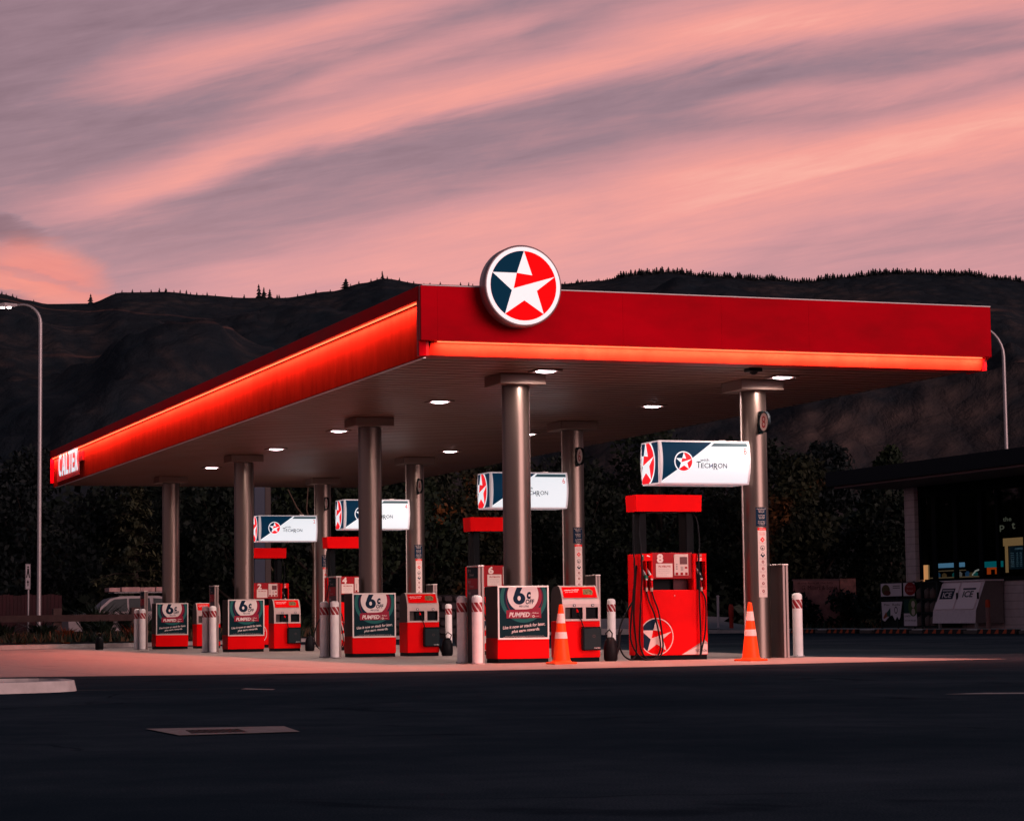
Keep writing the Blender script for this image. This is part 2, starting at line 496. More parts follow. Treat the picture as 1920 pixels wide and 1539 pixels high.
# ------------------------------------------------------------------ mesh building
class M:
    def __init__(s):
        s.v, s.f, s.k, s.mats, s.sm = [], [], [], [], []

    def mi(s, m):
        if m not in s.mats:
            s.mats.append(m)
        return s.mats.index(m)

    def faces(s, vs, fs, m, smooth=False):
        o = len(s.v)
        s.v += [tuple(p) for p in vs]
        k = s.mi(m)
        for f in fs:
            s.f.append([o + i for i in f])
            s.k.append(k)
            s.sm.append(smooth)
        return s

    def box(s, a, b, m, ch=0.0):
        x0, y0, z0 = a
        x1, y1, z1 = b
        if ch <= 0:
            vs = [(x0, y0, z0), (x1, y0, z0), (x1, y1, z0), (x0, y1, z0), (x0, y0, z1), (x1, y0, z1), (x1, y1, z1), (x0, y1, z1)]
            fs = [(0, 3, 2, 1), (4, 5, 6, 7), (0, 1, 5, 4), (1, 2, 6, 5), (2, 3, 7, 6), (3, 0, 4, 7)]
            return s.faces(vs, fs, m)
        c = ch
        vs, idx = [], {}
        for sx in (0, 1):
            for sy in (0, 1):
                for sz in (0, 1):
                    X, Y, Z = (x0, x1)[sx], (y0, y1)[sy], (z0, z1)[sz]
                    ix, iy, iz = (c, -c)[sx], (c, -c)[sy], (c, -c)[sz]
                    idx[(sx, sy, sz, 'x')] = len(vs); vs.append((X, Y + iy, Z + iz))
                    idx[(sx, sy, sz, 'y')] = len(vs); vs.append((X + ix, Y, Z + iz))
                    idx[(sx, sy, sz, 'z')] = len(vs); vs.append((X + ix, Y + iy, Z))
        fs = []
        for q in (0, 1):
            for ax, (p, r) in (('x', ('y', 'z')), ('y', ('x', 'z')), ('z', ('x', 'y'))):
                ring = [(0, 0), (1, 0), (1, 1), (0, 1)]
                f = []
                for a_, b_ in ring:
                    key = {'x': (q, a_, b_), 'y': (a_, q, b_), 'z': (a_, b_, q)}[ax]
                    f.append(idx[(*key, ax)])
                flip = (q == 0) ^ (ax == 'y')
                fs.append(tuple(f[::-1]) if flip else tuple(f))
        for a_ in (0, 1):
            for b_ in (0, 1):
                for ax in 'xyz':
                    o1, o2 = [c_ for c_ in 'xyz' if c_ != ax]
                    def key(q):
                        d = {ax: q, o1: a_, o2: b_}
                        return (d['x'], d['y'], d['z'])
                    fs.append((idx[(*key(0), o1)], idx[(*key(1), o1)], idx[(*key(1), o2)], idx[(*key(0), o2)]))
        for sx in (0, 1):
            for sy in (0, 1):
                for sz in (0, 1):
                    fs.append((idx[(sx, sy, sz, 'x')], idx[(sx, sy, sz, 'y')], idx[(sx, sy, sz, 'z')]))
        return s.faces(vs, fs, m)

    def prism(s, poly, axis, lo, hi, m, caps=True, side_mat=None):
        """extrude a 2D outline along an axis; outline given in the two other axes in x,y,z order"""
        n = len(poly)
        def P(p, h):
            q = list(p)
            q.insert(axis, h)
            return tuple(q)
        vs = [P(p, lo) for p in poly] + [P(p, hi) for p in poly]
        s.faces(vs, [(i, (i + 1) % n, n + (i + 1) % n, n + i) for i in range(n)], side_mat or m)
        if caps:
            s.faces(vs, [tuple(range(n))[::-1], tuple(range(n, 2 * n))], m)
        return s

    def cyl(s, p0, p1, r0, r1, m, n=24, caps=True, smooth=True):
        p0, p1 = Vector(p0), Vector(p1)
        d = (p1 - p0).normalized()
        a = d.orthogonal().normalized()
        b = d.cross(a)
        vs = []
        for p, r in ((p0, r0), (p1, r1)):
            for i in range(n):
                t_ = 2 * math.pi * i / n
                vs.append(p + a * math.cos(t_) * r + b * math.sin(t_) * r)
        s.faces(vs, [(i, (i + 1) % n, n + (i + 1) % n, n + i) for i in range(n)], m, smooth)
        if caps:
            s.faces(vs, [tuple(range(n))[::-1], tuple(range(n, 2 * n))], m)
        return s

    def lathe(s, prof, c, m, n=28, smooth=True):
        cx, cy, cz = c
        vs = []
        for r, z in prof:
            for i in range(n):
                t_ = 2 * math.pi * i / n
                vs.append((cx + r * math.cos(t_), cy + r * math.sin(t_), cz + z))
        fs = []
        for k in range(len(prof) - 1):
            for i in range(n):
                j = (i + 1) % n
                fs.append((k * n + i, k * n + j, (k + 1) * n + j, (k + 1) * n + i))
        s.faces(vs, fs, m, smooth)
        s.faces(vs[:n], [tuple(range(n))[::-1]], m)
        s.faces(vs[-n:], [tuple(range(n))], m)
        return s

    def tube(s, pts, r, m, n=8, taper=None):
        pts = [Vector(p) for p in pts]
        L = len(pts)
        vs = []
        a = None
        for i, p in enumerate(pts):
            d = (pts[min(i + 1, L - 1)] - pts[max(i - 1, 0)]).normalized()
            if a is None:
                a = d.orthogonal().normalized()
            else:
                a = (a - d * a.dot(d)).normalized()
            b = d.cross(a)
            rr = r if taper is None else r + (taper - r) * i / (L - 1)
            for k in range(n):
                t_ = 2 * math.pi * k / n
                vs.append(p + a * math.cos(t_) * rr + b * math.sin(t_) * rr)
        fs = []
        for i in range(L - 1):
            for k in range(n):
                j = (k + 1) % n
                fs.append((i * n + k, i * n + j, (i + 1) * n + j, (i + 1) * n + k))
        s.faces(vs, fs, m, True)
        s.faces(vs[:n], [tuple(range(n))[::-1]], m)
        s.faces(vs[-n:], [tuple(range(n))], m)
        return s

    def build(s, name, parent=None, loc=None):
        me = bpy.data.meshes.new(name)
        me.from_pydata([tuple(v) for v in s.v], [], s.f)
        for m in s.mats:
            me.materials.append(m)
        me.polygons.foreach_set('material_index', s.k)
        me.polygons.foreach_set('use_smooth', s.sm)
        me.update()
        o = bpy.data.objects.new(name, me)
        COL.objects.link(o)
        if parent:
            o.parent = parent
        if loc:
            o.location = loc
        return o


def tag(o, label=None, cat=None, group=None, kind=None):
    if label:
        o['label'] = label
    if cat:
        o['category'] = cat
    if group:
        o['group'] = group
    if kind:
        o['kind'] = kind
    return o


def empty(name, loc=(0, 0, 0), label=None, cat=None, group=None, rz=0):
    o = bpy.data.objects.new(name, None)
    COL.objects.link(o)
    o.location = loc
    o.rotation_euler = (0, 0, rz)
    o.empty_display_size = 0.2
    return tag(o, label, cat, group)


def copy_tree(o, parent=None):
    c = o.copy()
    COL.objects.link(c)
    c.parent = parent
    for ch in list(o.children):
        copy_tree(ch, c)
    return c


_tx = {}


def text_geo(body, bold=0.0, shear=0.0, spacing=1.0):
    key = (body, bold, shear, spacing)
    if key in _tx:
        return _tx[key]
    c = bpy.data.curves.new('t', 'FONT')
    c.body = body
    c.offset = bold
    c.shear = shear
    c.space_character = spacing
    c.resolution_u = 3
    c.fill_mode = 'FRONT'
    o = bpy.data.objects.new('t', c)
    COL.objects.link(o)
    dg = bpy.context.evaluated_depsgraph_get()
    e = o.evaluated_get(dg)
    me = e.to_mesh()
    vs = [(v.co.x, v.co.y) for v in me.vertices]
    fs = [tuple(p.vertices) for p in me.polygons]
    e.to_mesh_clear()
    bpy.data.objects.remove(o)
    bpy.data.curves.remove(c)
    xs = [v[0] for v in vs] or [0, 1]
    ys = [v[1] for v in vs] or [0, 1]
    x0, x1, y0, y1 = min(xs), max(xs), min(ys), max(ys)
    vs = [((x - x0) / (x1 - x0), (y - y0) / (y1 - y0)) for x, y in vs]
    _tx[key] = (vs, fs, (x1 - x0) / (y1 - y0))
    return _tx[key]


def clip(poly, side, val, keep_less):
    out = []
    n = len(poly)
    for i in range(n):
        a, b = poly[i], poly[(i + 1) % n]
        ia = (a[side] <= val) if keep_less else (a[side] >= val)
        ib = (b[side] <= val) if keep_less else (b[side] >= val)
        if ia:
            out.append(a)
        if ia != ib:
            t_ = (val - a[side]) / (b[side] - a[side])
            out.append((a[0] + t_ * (b[0] - a[0]), a[1] + t_ * (b[1] - a[1])))
    return out


class Flat:
    """print on a surface: u to the right, w upwards, each layer 2 mm proud of the one below"""
    def __init__(s, mesh, org, ux, uw, warp=None, rect=None, gap=0.002):
        s.m, s.o, s.ux, s.uw = mesh, Vector(org), Vector(ux), Vector(uw)
        s.n = s.ux.cross(s.uw).normalized()
        s.warp, s.rect, s.gap = warp, rect, gap

    def P(s, u, w, l):
        p = s.o + s.ux * u + s.uw * w
        d = l * s.gap
        if s.warp:
            d += s.warp(u, w)
        return p + s.n * d

    def poly(s, pts, m, l=1):
        polys = [pts]
        if s.rect:
            x0, y0, x1, y1 = s.rect
            for side, v, k in ((0, x0, False), (0, x1, True), (1, y0, False), (1, y1, True)):
                polys = [clip(p, side, v, k) for p in polys if len(p) > 2]
        if s.warp:
            out = []
            for p in polys:
                if len(p) < 3:
                    continue
                lo, hi = min(q[1] for q in p), max(q[1] for q in p)
                n = max(1, int((hi - lo) / 0.05))
                for i in range(n):
                    q = clip(clip(p, 1, lo + (hi - lo) * i / n, False), 1, lo + (hi - lo) * (i + 1) / n, True)
                    out.append(q)
            polys = out
        for p in polys:
            if len(p) > 2:
                s.m.faces([s.P(u, w, l) for u, w in p], [tuple(range(len(p)))], m)

    def rc(s, u0, w0, u1, w1, m, l=1):
        s.poly([(u0, w0), (u1, w0), (u1, w1), (u0, w1)], m, l)

    def disc(s, u, w, r, m, l=1, n=48, ry=None):
        ry = ry or r
        s.poly([(u + r * math.cos(2 * math.pi * i / n), w + ry * math.sin(2 * math.pi * i / n)) for i in range(n)], m, l)

    def ring(s, u, w, r0, r1, m, l=1, n=48):
        for i in range(n):
            a, b = 2 * math.pi * i / n, 2 * math.pi * (i + 1) / n
            s.poly([(u + r0 * math.cos(a), w + r0 * math.sin(a)), (u + r1 * math.cos(a), w + r1 * math.sin(a)),
                    (u + r1 * math.cos(b), w + r1 * math.sin(b)), (u + r0 * math.cos(b), w + r0 * math.sin(b))], m, l)

    def text(s, body, u, w, h, m, l=1, width=None, bold=0.0, shear=0.0, rot=0.0, spacing=1.0):
        vs, fs, asp = text_geo(body, bold, shear, spacing)
        wd = width if width else h * asp
        c_, s_ = math.cos(rot), math.sin(rot)
        V = []
        for a, b in vs:
            x, y = a * wd, b * h
            V.append(s.P(u + x * c_ - y * s_, w + x * s_ + y * c_, l))
        s.m.faces(V, fs, m)

    def star(s, u, w, r, navy, red, white, l=1, ring=None):
        def S(pts):
            return [(u + a * r, w + b * r) for a, b in pts]
        T, L, BL, BR, R_ = (0.02, 1.0), (-0.945, 0.36), (-0.575, -0.82), (0.60, -0.80), (0.95, 0.285)
        if ring:
            s.disc(u, w, r * ring, white, l)
            l += 1
        s.disc(u, w, r, red, l)
        a0, a1 = math.atan2(T[1], T[0]), math.atan2(BL[1], BL[0]) + 2 * math.pi
        arc = [(math.cos(a0 + (a1 - a0) * i / 24), math.sin(a0 + (a1 - a0) * i / 24)) for i in range(25)]
        s.poly(S(arc[:13] + [(-0.2, 0.35)]), navy, l + 1)
        s.poly(S([arc[12]] + arc[13:] + [(-0.33, -0.12), (-0.2, 0.35)]), navy, l + 1)
        s.poly(S([T, (-0.205, 0.36), (0.262, 0.306)]), white, l + 2)
        s.poly(S([L, (-0.36, -0.14), (-0.305, -0.086), (-0.205, 0.36)]), white, l + 2)
        s.poly(S([(-0.305, -0.086), (-0.36, -0.14), (0.396, -0.137), R_]), white, l + 2)
        s.poly(S([(-0.36, -0.14), BL, (0.016, -0.42), (0.396, -0.137)]), white, l + 2)
        s.poly(S([(0.016, -0.42), BR, (0.396, -0.137)]), white, l + 2)


# ------------------------------------------------------------------ ground
def sheet(name, pts, z, m, kind='structure'):
    b = M()
    b.faces([(x, y, z) for x, y in pts], [tuple(range(len(pts)))], m)
    return tag(b.build(name), kind=kind)


sheet('ground', [(-4000, -2500), (4000, -2500), (4000, 4500), (-4000, 4500)], 0.0, MATS['asphalt'])
fc = sheet('forecourt', [(-45, 2.0), (-24, -1.2), (-9.52, -3.5), (-6.5, -4.5), (-4.2, -5.05), (-1.8, -5.4), (0.6, -5.25), (3.0, -5.05), (5.2, -4.9),
                         (7.0, -4.8), (6.4, -2.4), (5.95, 0.0), (6.3, 3.0), (6.9, 6.2), (7.2, 14), (7.4, 36), (-45, 36)], 0.004, MATS['forecourt_concrete'])
# drain cover set in a light concrete apron
b = M()
A = [(-10.93, -21.80), (-9.93, -22.0), (-10.05, -22.92), (-10.92, -22.95)]
Q = [(-10.72, -22.20), (-10.34, -22.24), (-10.38, -22.75), (-10.79, -22.74)]
b = M()
for i in range(4):
    j = (i + 1) % 4
    b.faces([(*A[i], 0.008), (*A[j], 0.008), (*Q[j], 0.008), (*Q[i], 0.008)], [(0, 1, 2, 3)], mat('drain_apron', (0.26, 0.22, 0.215), 0.85, var=0.3, vscale=9))
dr = empty('drain', (0, 0, 0), 'rectangular drain cover in a pale concrete apron on the asphalt in the foreground', 'drain')
b.build('apron', dr)
b = M()
for i in range(9):
    x = -10.76 + i * 0.045
    b.box((x, -22.72, 0.002), (x + 0.025, -22.24, 0.007), BLACK)
b.box((-10.78, -22.735, -0.001), (-10.345, -22.725, 0.007), BLACK)
b.box((-10.78, -22.235, -0.001), (-10.345, -22.225, 0.007), BLACK)
b.faces([(-10.79, -22.74, 0.0025), (-10.34, -22.74, 0.0025), (-10.34, -22.2, 0.0025), (-10.79, -22.2, 0.0025)], [(0, 1, 2, 3)], BLACK)
b.build('grate', dr)

# worn paint on the asphalt
PAINTW = mat('worn_white_paint', (0.30, 0.28, 0.28), 0.8, var=0.35, vscale=7)
b = M()
b.faces([(-9.76, -11.20, 0.004), (-7.85, -11.98, 0.004), (-7.85, -11.94, 0.004), (-9.76, -11.12, 0.004)], [(0, 1, 2, 3)], mat('faint_paint', (0.075, 0.072, 0.075), 0.85))
b.faces([(-7.93, -12.2, 0.004), (-7.68, -12.75, 0.004), (-7.60, -12.55, 0.004), (-7.80, -11.95, 0.004)], [(0, 1, 2, 3)], PAINTW)
b.faces([(-2.6, -19.10, 0.004), (-1.9, -19.5, 0.004), (-1.6, -19.3, 0.004), (-2.1, -19.0, 0.004)], [(0, 1, 2, 3)], PAINTW)
tag(b.build('road_markings'), kind='structure')

# planted kerb ring at the left edge of the photo
b = M()
ring_n = 40
cx, cy = -11.9, -10.85
def stad(rx, ry, k):
    t_ = 2 * math.pi * k / ring_n
    c_, s_ = math.cos(t_), math.sin(t_)
    e = 0.62
    return (cx + rx * math.copysign(abs(c_) ** e, c_), cy + ry * math.copysign(abs(s_) ** e, s_))
for k in range(ring_n):
    a0, a1 = stad(2.25, 1.15, k), stad(2.25, 1.15, k + 1)
    b0, b1 = stad(2.22, 1.12, k), stad(2.22, 1.12, k + 1)
    c0, c1 = stad(2.08, 0.99, k), stad(2.08, 0.99, k + 1)
    b.faces([(*a0, 0), (*a1, 0), (*b1, 0.125), (*b0, 0.125), (*c1, 0.13), (*c0, 0.13), (*c1, 0.0), (*c0, 0.0)],
            [(0, 1, 2, 3), (3, 2, 4, 5), (5, 4, 6, 7)], CONC)
o = b.build('kerb_island')
tag(o, 'low pale concrete kerb ring cut off by the left edge of the photo', 'kerb')

# ------------------------------------------------------------------ kerbs, bed and far ground
b = M()
kp = [(-60, 33.6), (-20, 34.6), (-4.2, 35.4), (0.2, 37.2), (6.5, 44.2), (13.6, 51.4), (30, 66)]
for i in range(len(kp) - 1):
    p, q = Vector((*kp[i], 0)), Vector((*kp[i + 1], 0))
    d = (q - p).normalized()
    n = Vector((-d.y, d.x, 0)) * 0.16
    b.faces([p, q, q + Vector((0, 0, 0.13)), p + Vector((0, 0, 0.13)), q + n + Vector((0, 0, 0.14)), p + n + Vector((0, 0, 0.14))],
            [(0, 1, 2, 3), (3, 2, 4, 5)], CONC)
tag(b.build('kerb'), kind='structure')
BED = mat('garden_soil', (0.022, 0.020, 0.017), 0.95, var=0.4, vscale=1.2, bump=0.6, bscale=8)
b = M()
inner = [(x - 0.11 * 0, y + 0.17) for x, y in kp]
outer = [(-60, 80), (-20, 80), (-4, 78), (6, 76), (16, 75), (24, 76), (30, 80)]
nx = len(kp)
rows = 10
V = []
for r in range(rows + 1):
    f = r / rows
    for i in range(nx):
        x = inner[i][0] * (1 - f) + outer[i][0] * f
        y = inner[i][1] * (1 - f) + outer[i][1] * f
        V.append((x, y, 0.13 + 0.12 * math.sin(min(1, f * 2) * math.pi / 2) + 0.05 * noise.noise(Vector((x, y, 0)))))
b.faces(V, [(r * nx + i, r * nx + i + 1, (r + 1) * nx + i + 1, (r + 1) * nx + i) for r in range(rows) for i in range(nx - 1)], BED, True)
tag(b.build('garden_bed'), kind='structure')
# pale footpath beyond the pumps, and the verge by the shop
b = M()
b.faces([(24.86, 57.68, 0.28), (29.35, 56.05, 0.22), (31.08, 55.42, 0.13), (32.39, 58.13, 0.33), (31.83, 59.39, 0.52), (32.72, 60.65, 0.7), (31.86, 61.49, 0.76), (27.11, 63.23, 0.7)], [(0, 1, 2, 3, 4, 6, 7) if False else (0, 1, 2, 3, 4, 5, 6, 7)], mat('driveway_concrete', (0.34, 0.29, 0.29), 0.85, var=0.15, vscale=0.6))
b.faces([(24.86, 57.68, 0.28), (31.08, 55.42, 0.13), (31.08, 55.42, 0), (24.86, 57.68, 0)], [(0, 1, 2, 3)], CONC)
tag(b.build('driveway'), kind='structure')
b = M()
b.faces([(31.3, 54.0, 0.16), (33.5, 49.0, 0.16), (46, 49, 0.16), (52, 110, 0.16), (44, 80, 0.16), (36.5, 61, 0.16)], [(0, 1, 2, 3, 4, 5)], BED)
b.faces([(31.0, 53.8, 0), (32.6, 48.8, 0), (32.6, 48.8, 0.17), (31.0, 53.8, 0.17), (33.2, 49.0, 0.18), (31.4, 54.1, 0.18)],
        [(0, 1, 2, 3), (3, 2, 4, 5)], CONC)
b.faces([(31.0, 53.8, 0), (31.0, 53.8, 0.17), (36.5, 61, 0.17), (36.5, 61, 0)], [(0, 1, 2, 3)], CONC)
tag(b.build('verge'), kind='structure')
b = M()
b.box((32.3, 10, 0), (46, 48.8, 0.17), CONC, 0.02)
tag(b.build('pavement'), kind='structure')

# ------------------------------------------------------------------ hills
RIDGE = [(-12, 0.118), (-4, 0.125), (0, 0.130), (3.96, 0.1346), (5.79, 0.1421), (7.66, 0.1381), (8.28, 0.1357), (8.79, 0.1341), (9.74, 0.1343), (10.57, 0.1394), (11.59, 0.1398),
         (12.49, 0.1386), (13.4, 0.1377), (14.44, 0.1378), (15.61, 0.1405), (16.4, 0.144), (16.92, 0.146), (17.84, 0.1436), (19.28, 0.1427),
         (20.33, 0.1425), (21.25, 0.1429), (22.17, 0.144), (23.09, 0.1465), (23.88, 0.1471), (24.92, 0.1449), (26.22, 0.1431), (27.25, 0.1414),
         (28.16, 0.1428), (29.44, 0.1436), (30.97, 0.1423), (31.97, 0.1398), (32.47, 0.1381), (34.09, 0.1339), (35.92, 0.1334), (42, 0.130), (50, 0.12)]


def ridge(az):
    for (a0, e0), (a1, e1) in zip(RIDGE, RIDGE[1:]):
        if az <= a1:
            f = max(0, (az - a0) / (a1 - a0))
            f = f * f * (3 - 2 * f)
            return e0 + (e1 - e0) * f
    return RIDGE[-1][1]


RR = 1900.0
R0 = 260.0


def hill_z(az, r):
    e = ridge(az)
    x = CAM.x + r * math.sin(math.radians(az))
    y = CAM.y + r * math.cos(math.radians(az))
    t_ = (r - R0) / (RR - R0)
    if t_ < 0:
        return x, y, -1.0
    if t_ <= 1:
        h = CAM.z + e * RR * (t_ ** 1.35) * (1 - 0.0)
        amp = 4 * t_ * (1 - t_)
        v = Vector((x / 620, y / 620, 0.3))
        rg = noise.ridged_multi_fractal(v, 0.9, 2.1, 6, 0.9, 2.0)
        h += (rg - 1.1) * 80 * amp
        h += noise.fractal(Vector((x / 90, y / 90, 1.7)), 0.8, 2.0, 4) * 6 * min(1, amp + 0.12)
    else:
        h = CAM.z + e * RR - (r - RR) * 0.35
    return x, y, max(h, -1.0)


na, nr = 420, 130
V = []
for i in range(na + 1):
    az = -10 + 58 * i / na
    for j in range(nr + 1):
        r = R0 + (2600 - R0) * (j / nr)
        V.append(hill_z(az, r))
b = M()
b.faces(V, [(i * (nr + 1) + j, (i + 1) * (nr + 1) + j, (i + 1) * (nr + 1) + j + 1, i * (nr + 1) + j + 1) for i in range(na) for j in range(nr)],
        MATS['hillside_scrub'], True)
tag(b.build('hills'), kind='structure')

# ridge-line conifers
CONIF = mat('ridge_conifer_needles', (0.010, 0.014, 0.016), 0.9)
rnd = random.Random(4)
variants = []
for k in range(6):
    n = 7
    V, Fc = [], []
    b = M()
    tiers = rnd.choice((4, 5, 6))
    for q in range(tiers):
        z0, z1 = q / tiers * 0.92 + 0.04, (q + 1) / tiers * 0.92 + 0.10
        r0 = (0.30 + rnd.random() * 0.08) * (1 - q / tiers) + 0.03
        ox, oy = rnd.uniform(-0.02, 0.02), rnd.uniform(-0.02, 0.02)
        ring = [(ox + r0 * rnd.uniform(0.65, 1.2) * math.cos(2 * math.pi * i / n), oy + r0 * rnd.uniform(0.65, 1.2) * math.sin(2 * math.pi * i / n), z0 + rnd.uniform(-0.03, 0.03)) for i in range(n)]
        b.faces(ring + [(ox, oy, min(1.0, z1))], [(i, (i + 1) % n, n) for i in range(n)], CONIF)
    b.cyl((0, 0, -0.1), (0, 0, 0.12), 0.03, 0.03, BARK, 5)
    o = b.build('ridge_conifer')
    tag(o, 'small dark conifer in the line of trees along the hilltop', 'tree', 'conifers along the ridge line')
    variants.append(o)
used = set()


def ridge_tree(az, h, wf=1.0, dr=0.0, label=None):
    k = rnd.randrange(6)
    src = variants[k]
    if k in used:
        o = src.copy()
        COL.objects.link(o)
    else:
        o = src
        used.add(k)
    x, y, z = hill_z(az, RR - dr)
    o.location = (x, y, z - 0.8)
    o.scale = (h * 1.15 * wf, h * 1.15 * wf, h)
    o.rotation_euler = (0, 0, rnd.random() * 6)
    o['label'] = label or 'small dark conifer on the hilltop %s' % ('left of the star sign' if az < 20 else 'just right of the star sign' if az < 23 else 'above the middle of the front fascia' if az < 27 else 'above the right half of the front fascia' if az < 31.3 else 'above the right corner of the canopy')
    return o


az = 21.3
while az < 32.9:
    ridge_tree(az, rnd.uniform(3.0, 5.8) * (1.1 if az > 22.6 else 0.62), 1.15, rnd.uniform(0, 10))
    az += rnd.uniform(0.035, 0.070)
for a in (10.4, 10.55, 10.8, 11.0, 11.25, 11.45, 11.6, 11.62, 11.95, 12.1, 12.2, 12.5, 12.6, 12.8, 13.0, 13.5, 14.1, 14.8, 15.0, 15.25, 15.6,
          16.3, 16.6, 16.75, 17.0, 17.1, 17.3, 17.5, 17.65, 17.9, 18.05, 18.2, 18.3, 18.5, 18.6, 18.8, 19.0, 19.1, 20.4, 20.6, 20.8, 21.0, 21.15,
          7.7, 7.8, 7.95, 8.05, 8.3, 8.45, 14.3, 14.35, 14.5, 13.2, 11.8, 12.35, 15.9, 16.1):
    ridge_tree(a, rnd.uniform(1.8, 4.2), 0.9, rnd.uniform(0, 8))
for a, h, w_, lb in ((13.86, 12.0, 0.75, 'tallest of the conifers in the small clump on the left hilltop'),
                     (13.98, 9.5, 0.8, 'mid-height conifer just right of the tallest one in the left hilltop clump'),
                     (14.12, 8.0, 0.9, 'shortest conifer at the right end of the left hilltop clump'),
                     (9.80, 8.5, 0.9, 'lone conifer in the saddle above the left street lamp'),
                     (15.98, 8.2, 1.5, 'broad round tree alone on the slope below the left summit'),
                     (16.88, 6.8, 0.8, 'pointed conifer on the very top of the left summit')):
    ridge_tree(a, h, w_, 0, lb)

# ------------------------------------------------------------------ trees and shrubs
def leaf_cloud(b, centres, count, size, m, rng, flat=0.0):
    tot = sum(c[3] ** 2 for c in centres)
    for (x, y, z, r, sq) in centres:
        n = int(count * r * r / tot)
        for _ in range(n):
            d = Vector((rng.gauss(0, 1), rng.gauss(0, 1), rng.gauss(0, 1))).normalized()
            rr = r * (0.45 + 0.6 * rng.random() ** 0.6)
            p = Vector((x + d.x * rr, y + d.y * rr, z + d.z * rr * sq))
            a = Vector((rng.gauss(0, 1), rng.gauss(0, 1), rng.gauss(0, 1) * (1 - flat))).normalized()
            c = a.cross(Vector((rng.gauss(0, 1), rng.gauss(0, 1), rng.gauss(0, 1)))).normalized()
            s_ = size * rng.uniform(0.5, 1.4)
            b.faces([p - a * s_, p + c * s_ * 0.55, p + a * s_, p - c * s_ * 0.55], [(0, 1, 2, 3)], m)


def tree(name, x, y, h, w, label, cat, seed, lm, base=0.12, count=2600, size=0.26, group=None):
    rng = random.Random(seed)
    t_ = empty(name, (x, y, 0), label, cat, group)
    b = M()
    th = h * 0.62
    lean = rng.uniform(-0.05, 0.05) * h
    b.tube([(0, 0, -0.1), (lean * 0.3, 0, th * 0.4), (lean, 0.1, th)], 0.035 * h * 0.5 + 0.05, BARK, 8, taper=0.05)
    cs = []
    nb = 11
    for i in range(nb):
        f = i / (nb - 1)
        a = rng.random() * 6.28
        rad = w * 0.5 * (0.55 + 0.4 * rng.random()) * math.sin(math.pi * (0.18 + 0.72 * f))
        z = h * (base + 0.16) + (h * (1 - base) - h * 0.28) * f
        cxx, cyy = rad * math.cos(a), rad * math.sin(a)
        r = w * rng.uniform(0.17, 0.30)
        cs.append((cxx, cyy, z, r, 0.8))
        b.tube([(lean * 0.3 * f, 0, z * 0.55), (cxx * 0.6, cyy * 0.6, z * 0.85), (cxx, cyy, z + r * 0.3)], 0.05 + h * 0.004, BARK, 5, taper=0.015)
    cs.append((lean, 0, h - w * 0.17, w * 0.2, 0.9))
    b.build('trunk', t_)
    b = M()
    leaf_cloud(b, cs, count, size, lm, rng)
    b.build('crown', t_)
    return t_


def conifer(name, x, y, h, w, label, seed, lm, count=2600):
    rng = random.Random(seed)
    t_ = empty(name, (x, y, 0), label, 'tree')
    b = M()
    b.tube([(0, 0, -0.1), (0, 0, h * 0.5), (0.05, 0, h)], 0.2, BARK, 8, taper=0.02)
    c = M()
    nb = 46
    for i in range(nb):
        f = 0.06 + 0.94 * i / nb
        z = h * f
        L = w * 0.5 * (1.04 - f) * rng.uniform(0.7, 1.25) + 0.15
        a = i * 2.4 + rng.random()
        d = Vector((math.cos(a), math.sin(a), 0))
        tip = Vector((0, 0, z)) + d * L + Vector((0, 0, -0.16 * L + 0.1))
        b.tube([(0, 0, z), Vector((0, 0, z)) + d * L * 0.5 + Vector((0, 0, 0.02)), tip], 0.04, BARK, 4, taper=0.01)
        n = int(count / nb * (0.3 + 1.4 * (1 - f)))
        for _ in range(n):
            q = rng.random() ** 0.7
            p = Vector((0, 0, z)).lerp(tip, q) + Vector((rng.gauss(0, .14), rng.gauss(0, .14), rng.gauss(-0.08, .09)))
            aa = (d + Vector((rng.gauss(0, .6), rng.gauss(0, .6), rng.gauss(-0.25, .25)))).normalized() * rng.uniform(.12, .26)
            cc = aa.cross(Vector((0, 0, 1))).normalized() * 0.06
            c.faces([p - aa, p + cc, p + aa, p - cc], [(0, 1, 2, 3)], lm)
    b.build('trunk', t_)
    c.build('crown', t_)
    return t_


LDARK = leafmat('dark_foliage', (0.002, 0.005, 0.005), (0.008, 0.015, 0.009))
LGREEN = leafmat('green_foliage', (0.002, 0.007, 0.006), (0.014, 0.025, 0.010))
LWARM = leafmat('autumn_foliage', (0.003, 0.007, 0.005), (0.019, 0.023, 0.009), warm=(0.13, 0.050, 0.014))
LBLUE = leafmat('bluish_foliage', (0.002, 0.005, 0.007), (0.007, 0.013, 0.013))
LCON = leafmat('needle_foliage', (0.006, 0.012, 0.010), (0.060, 0.065, 0.034))

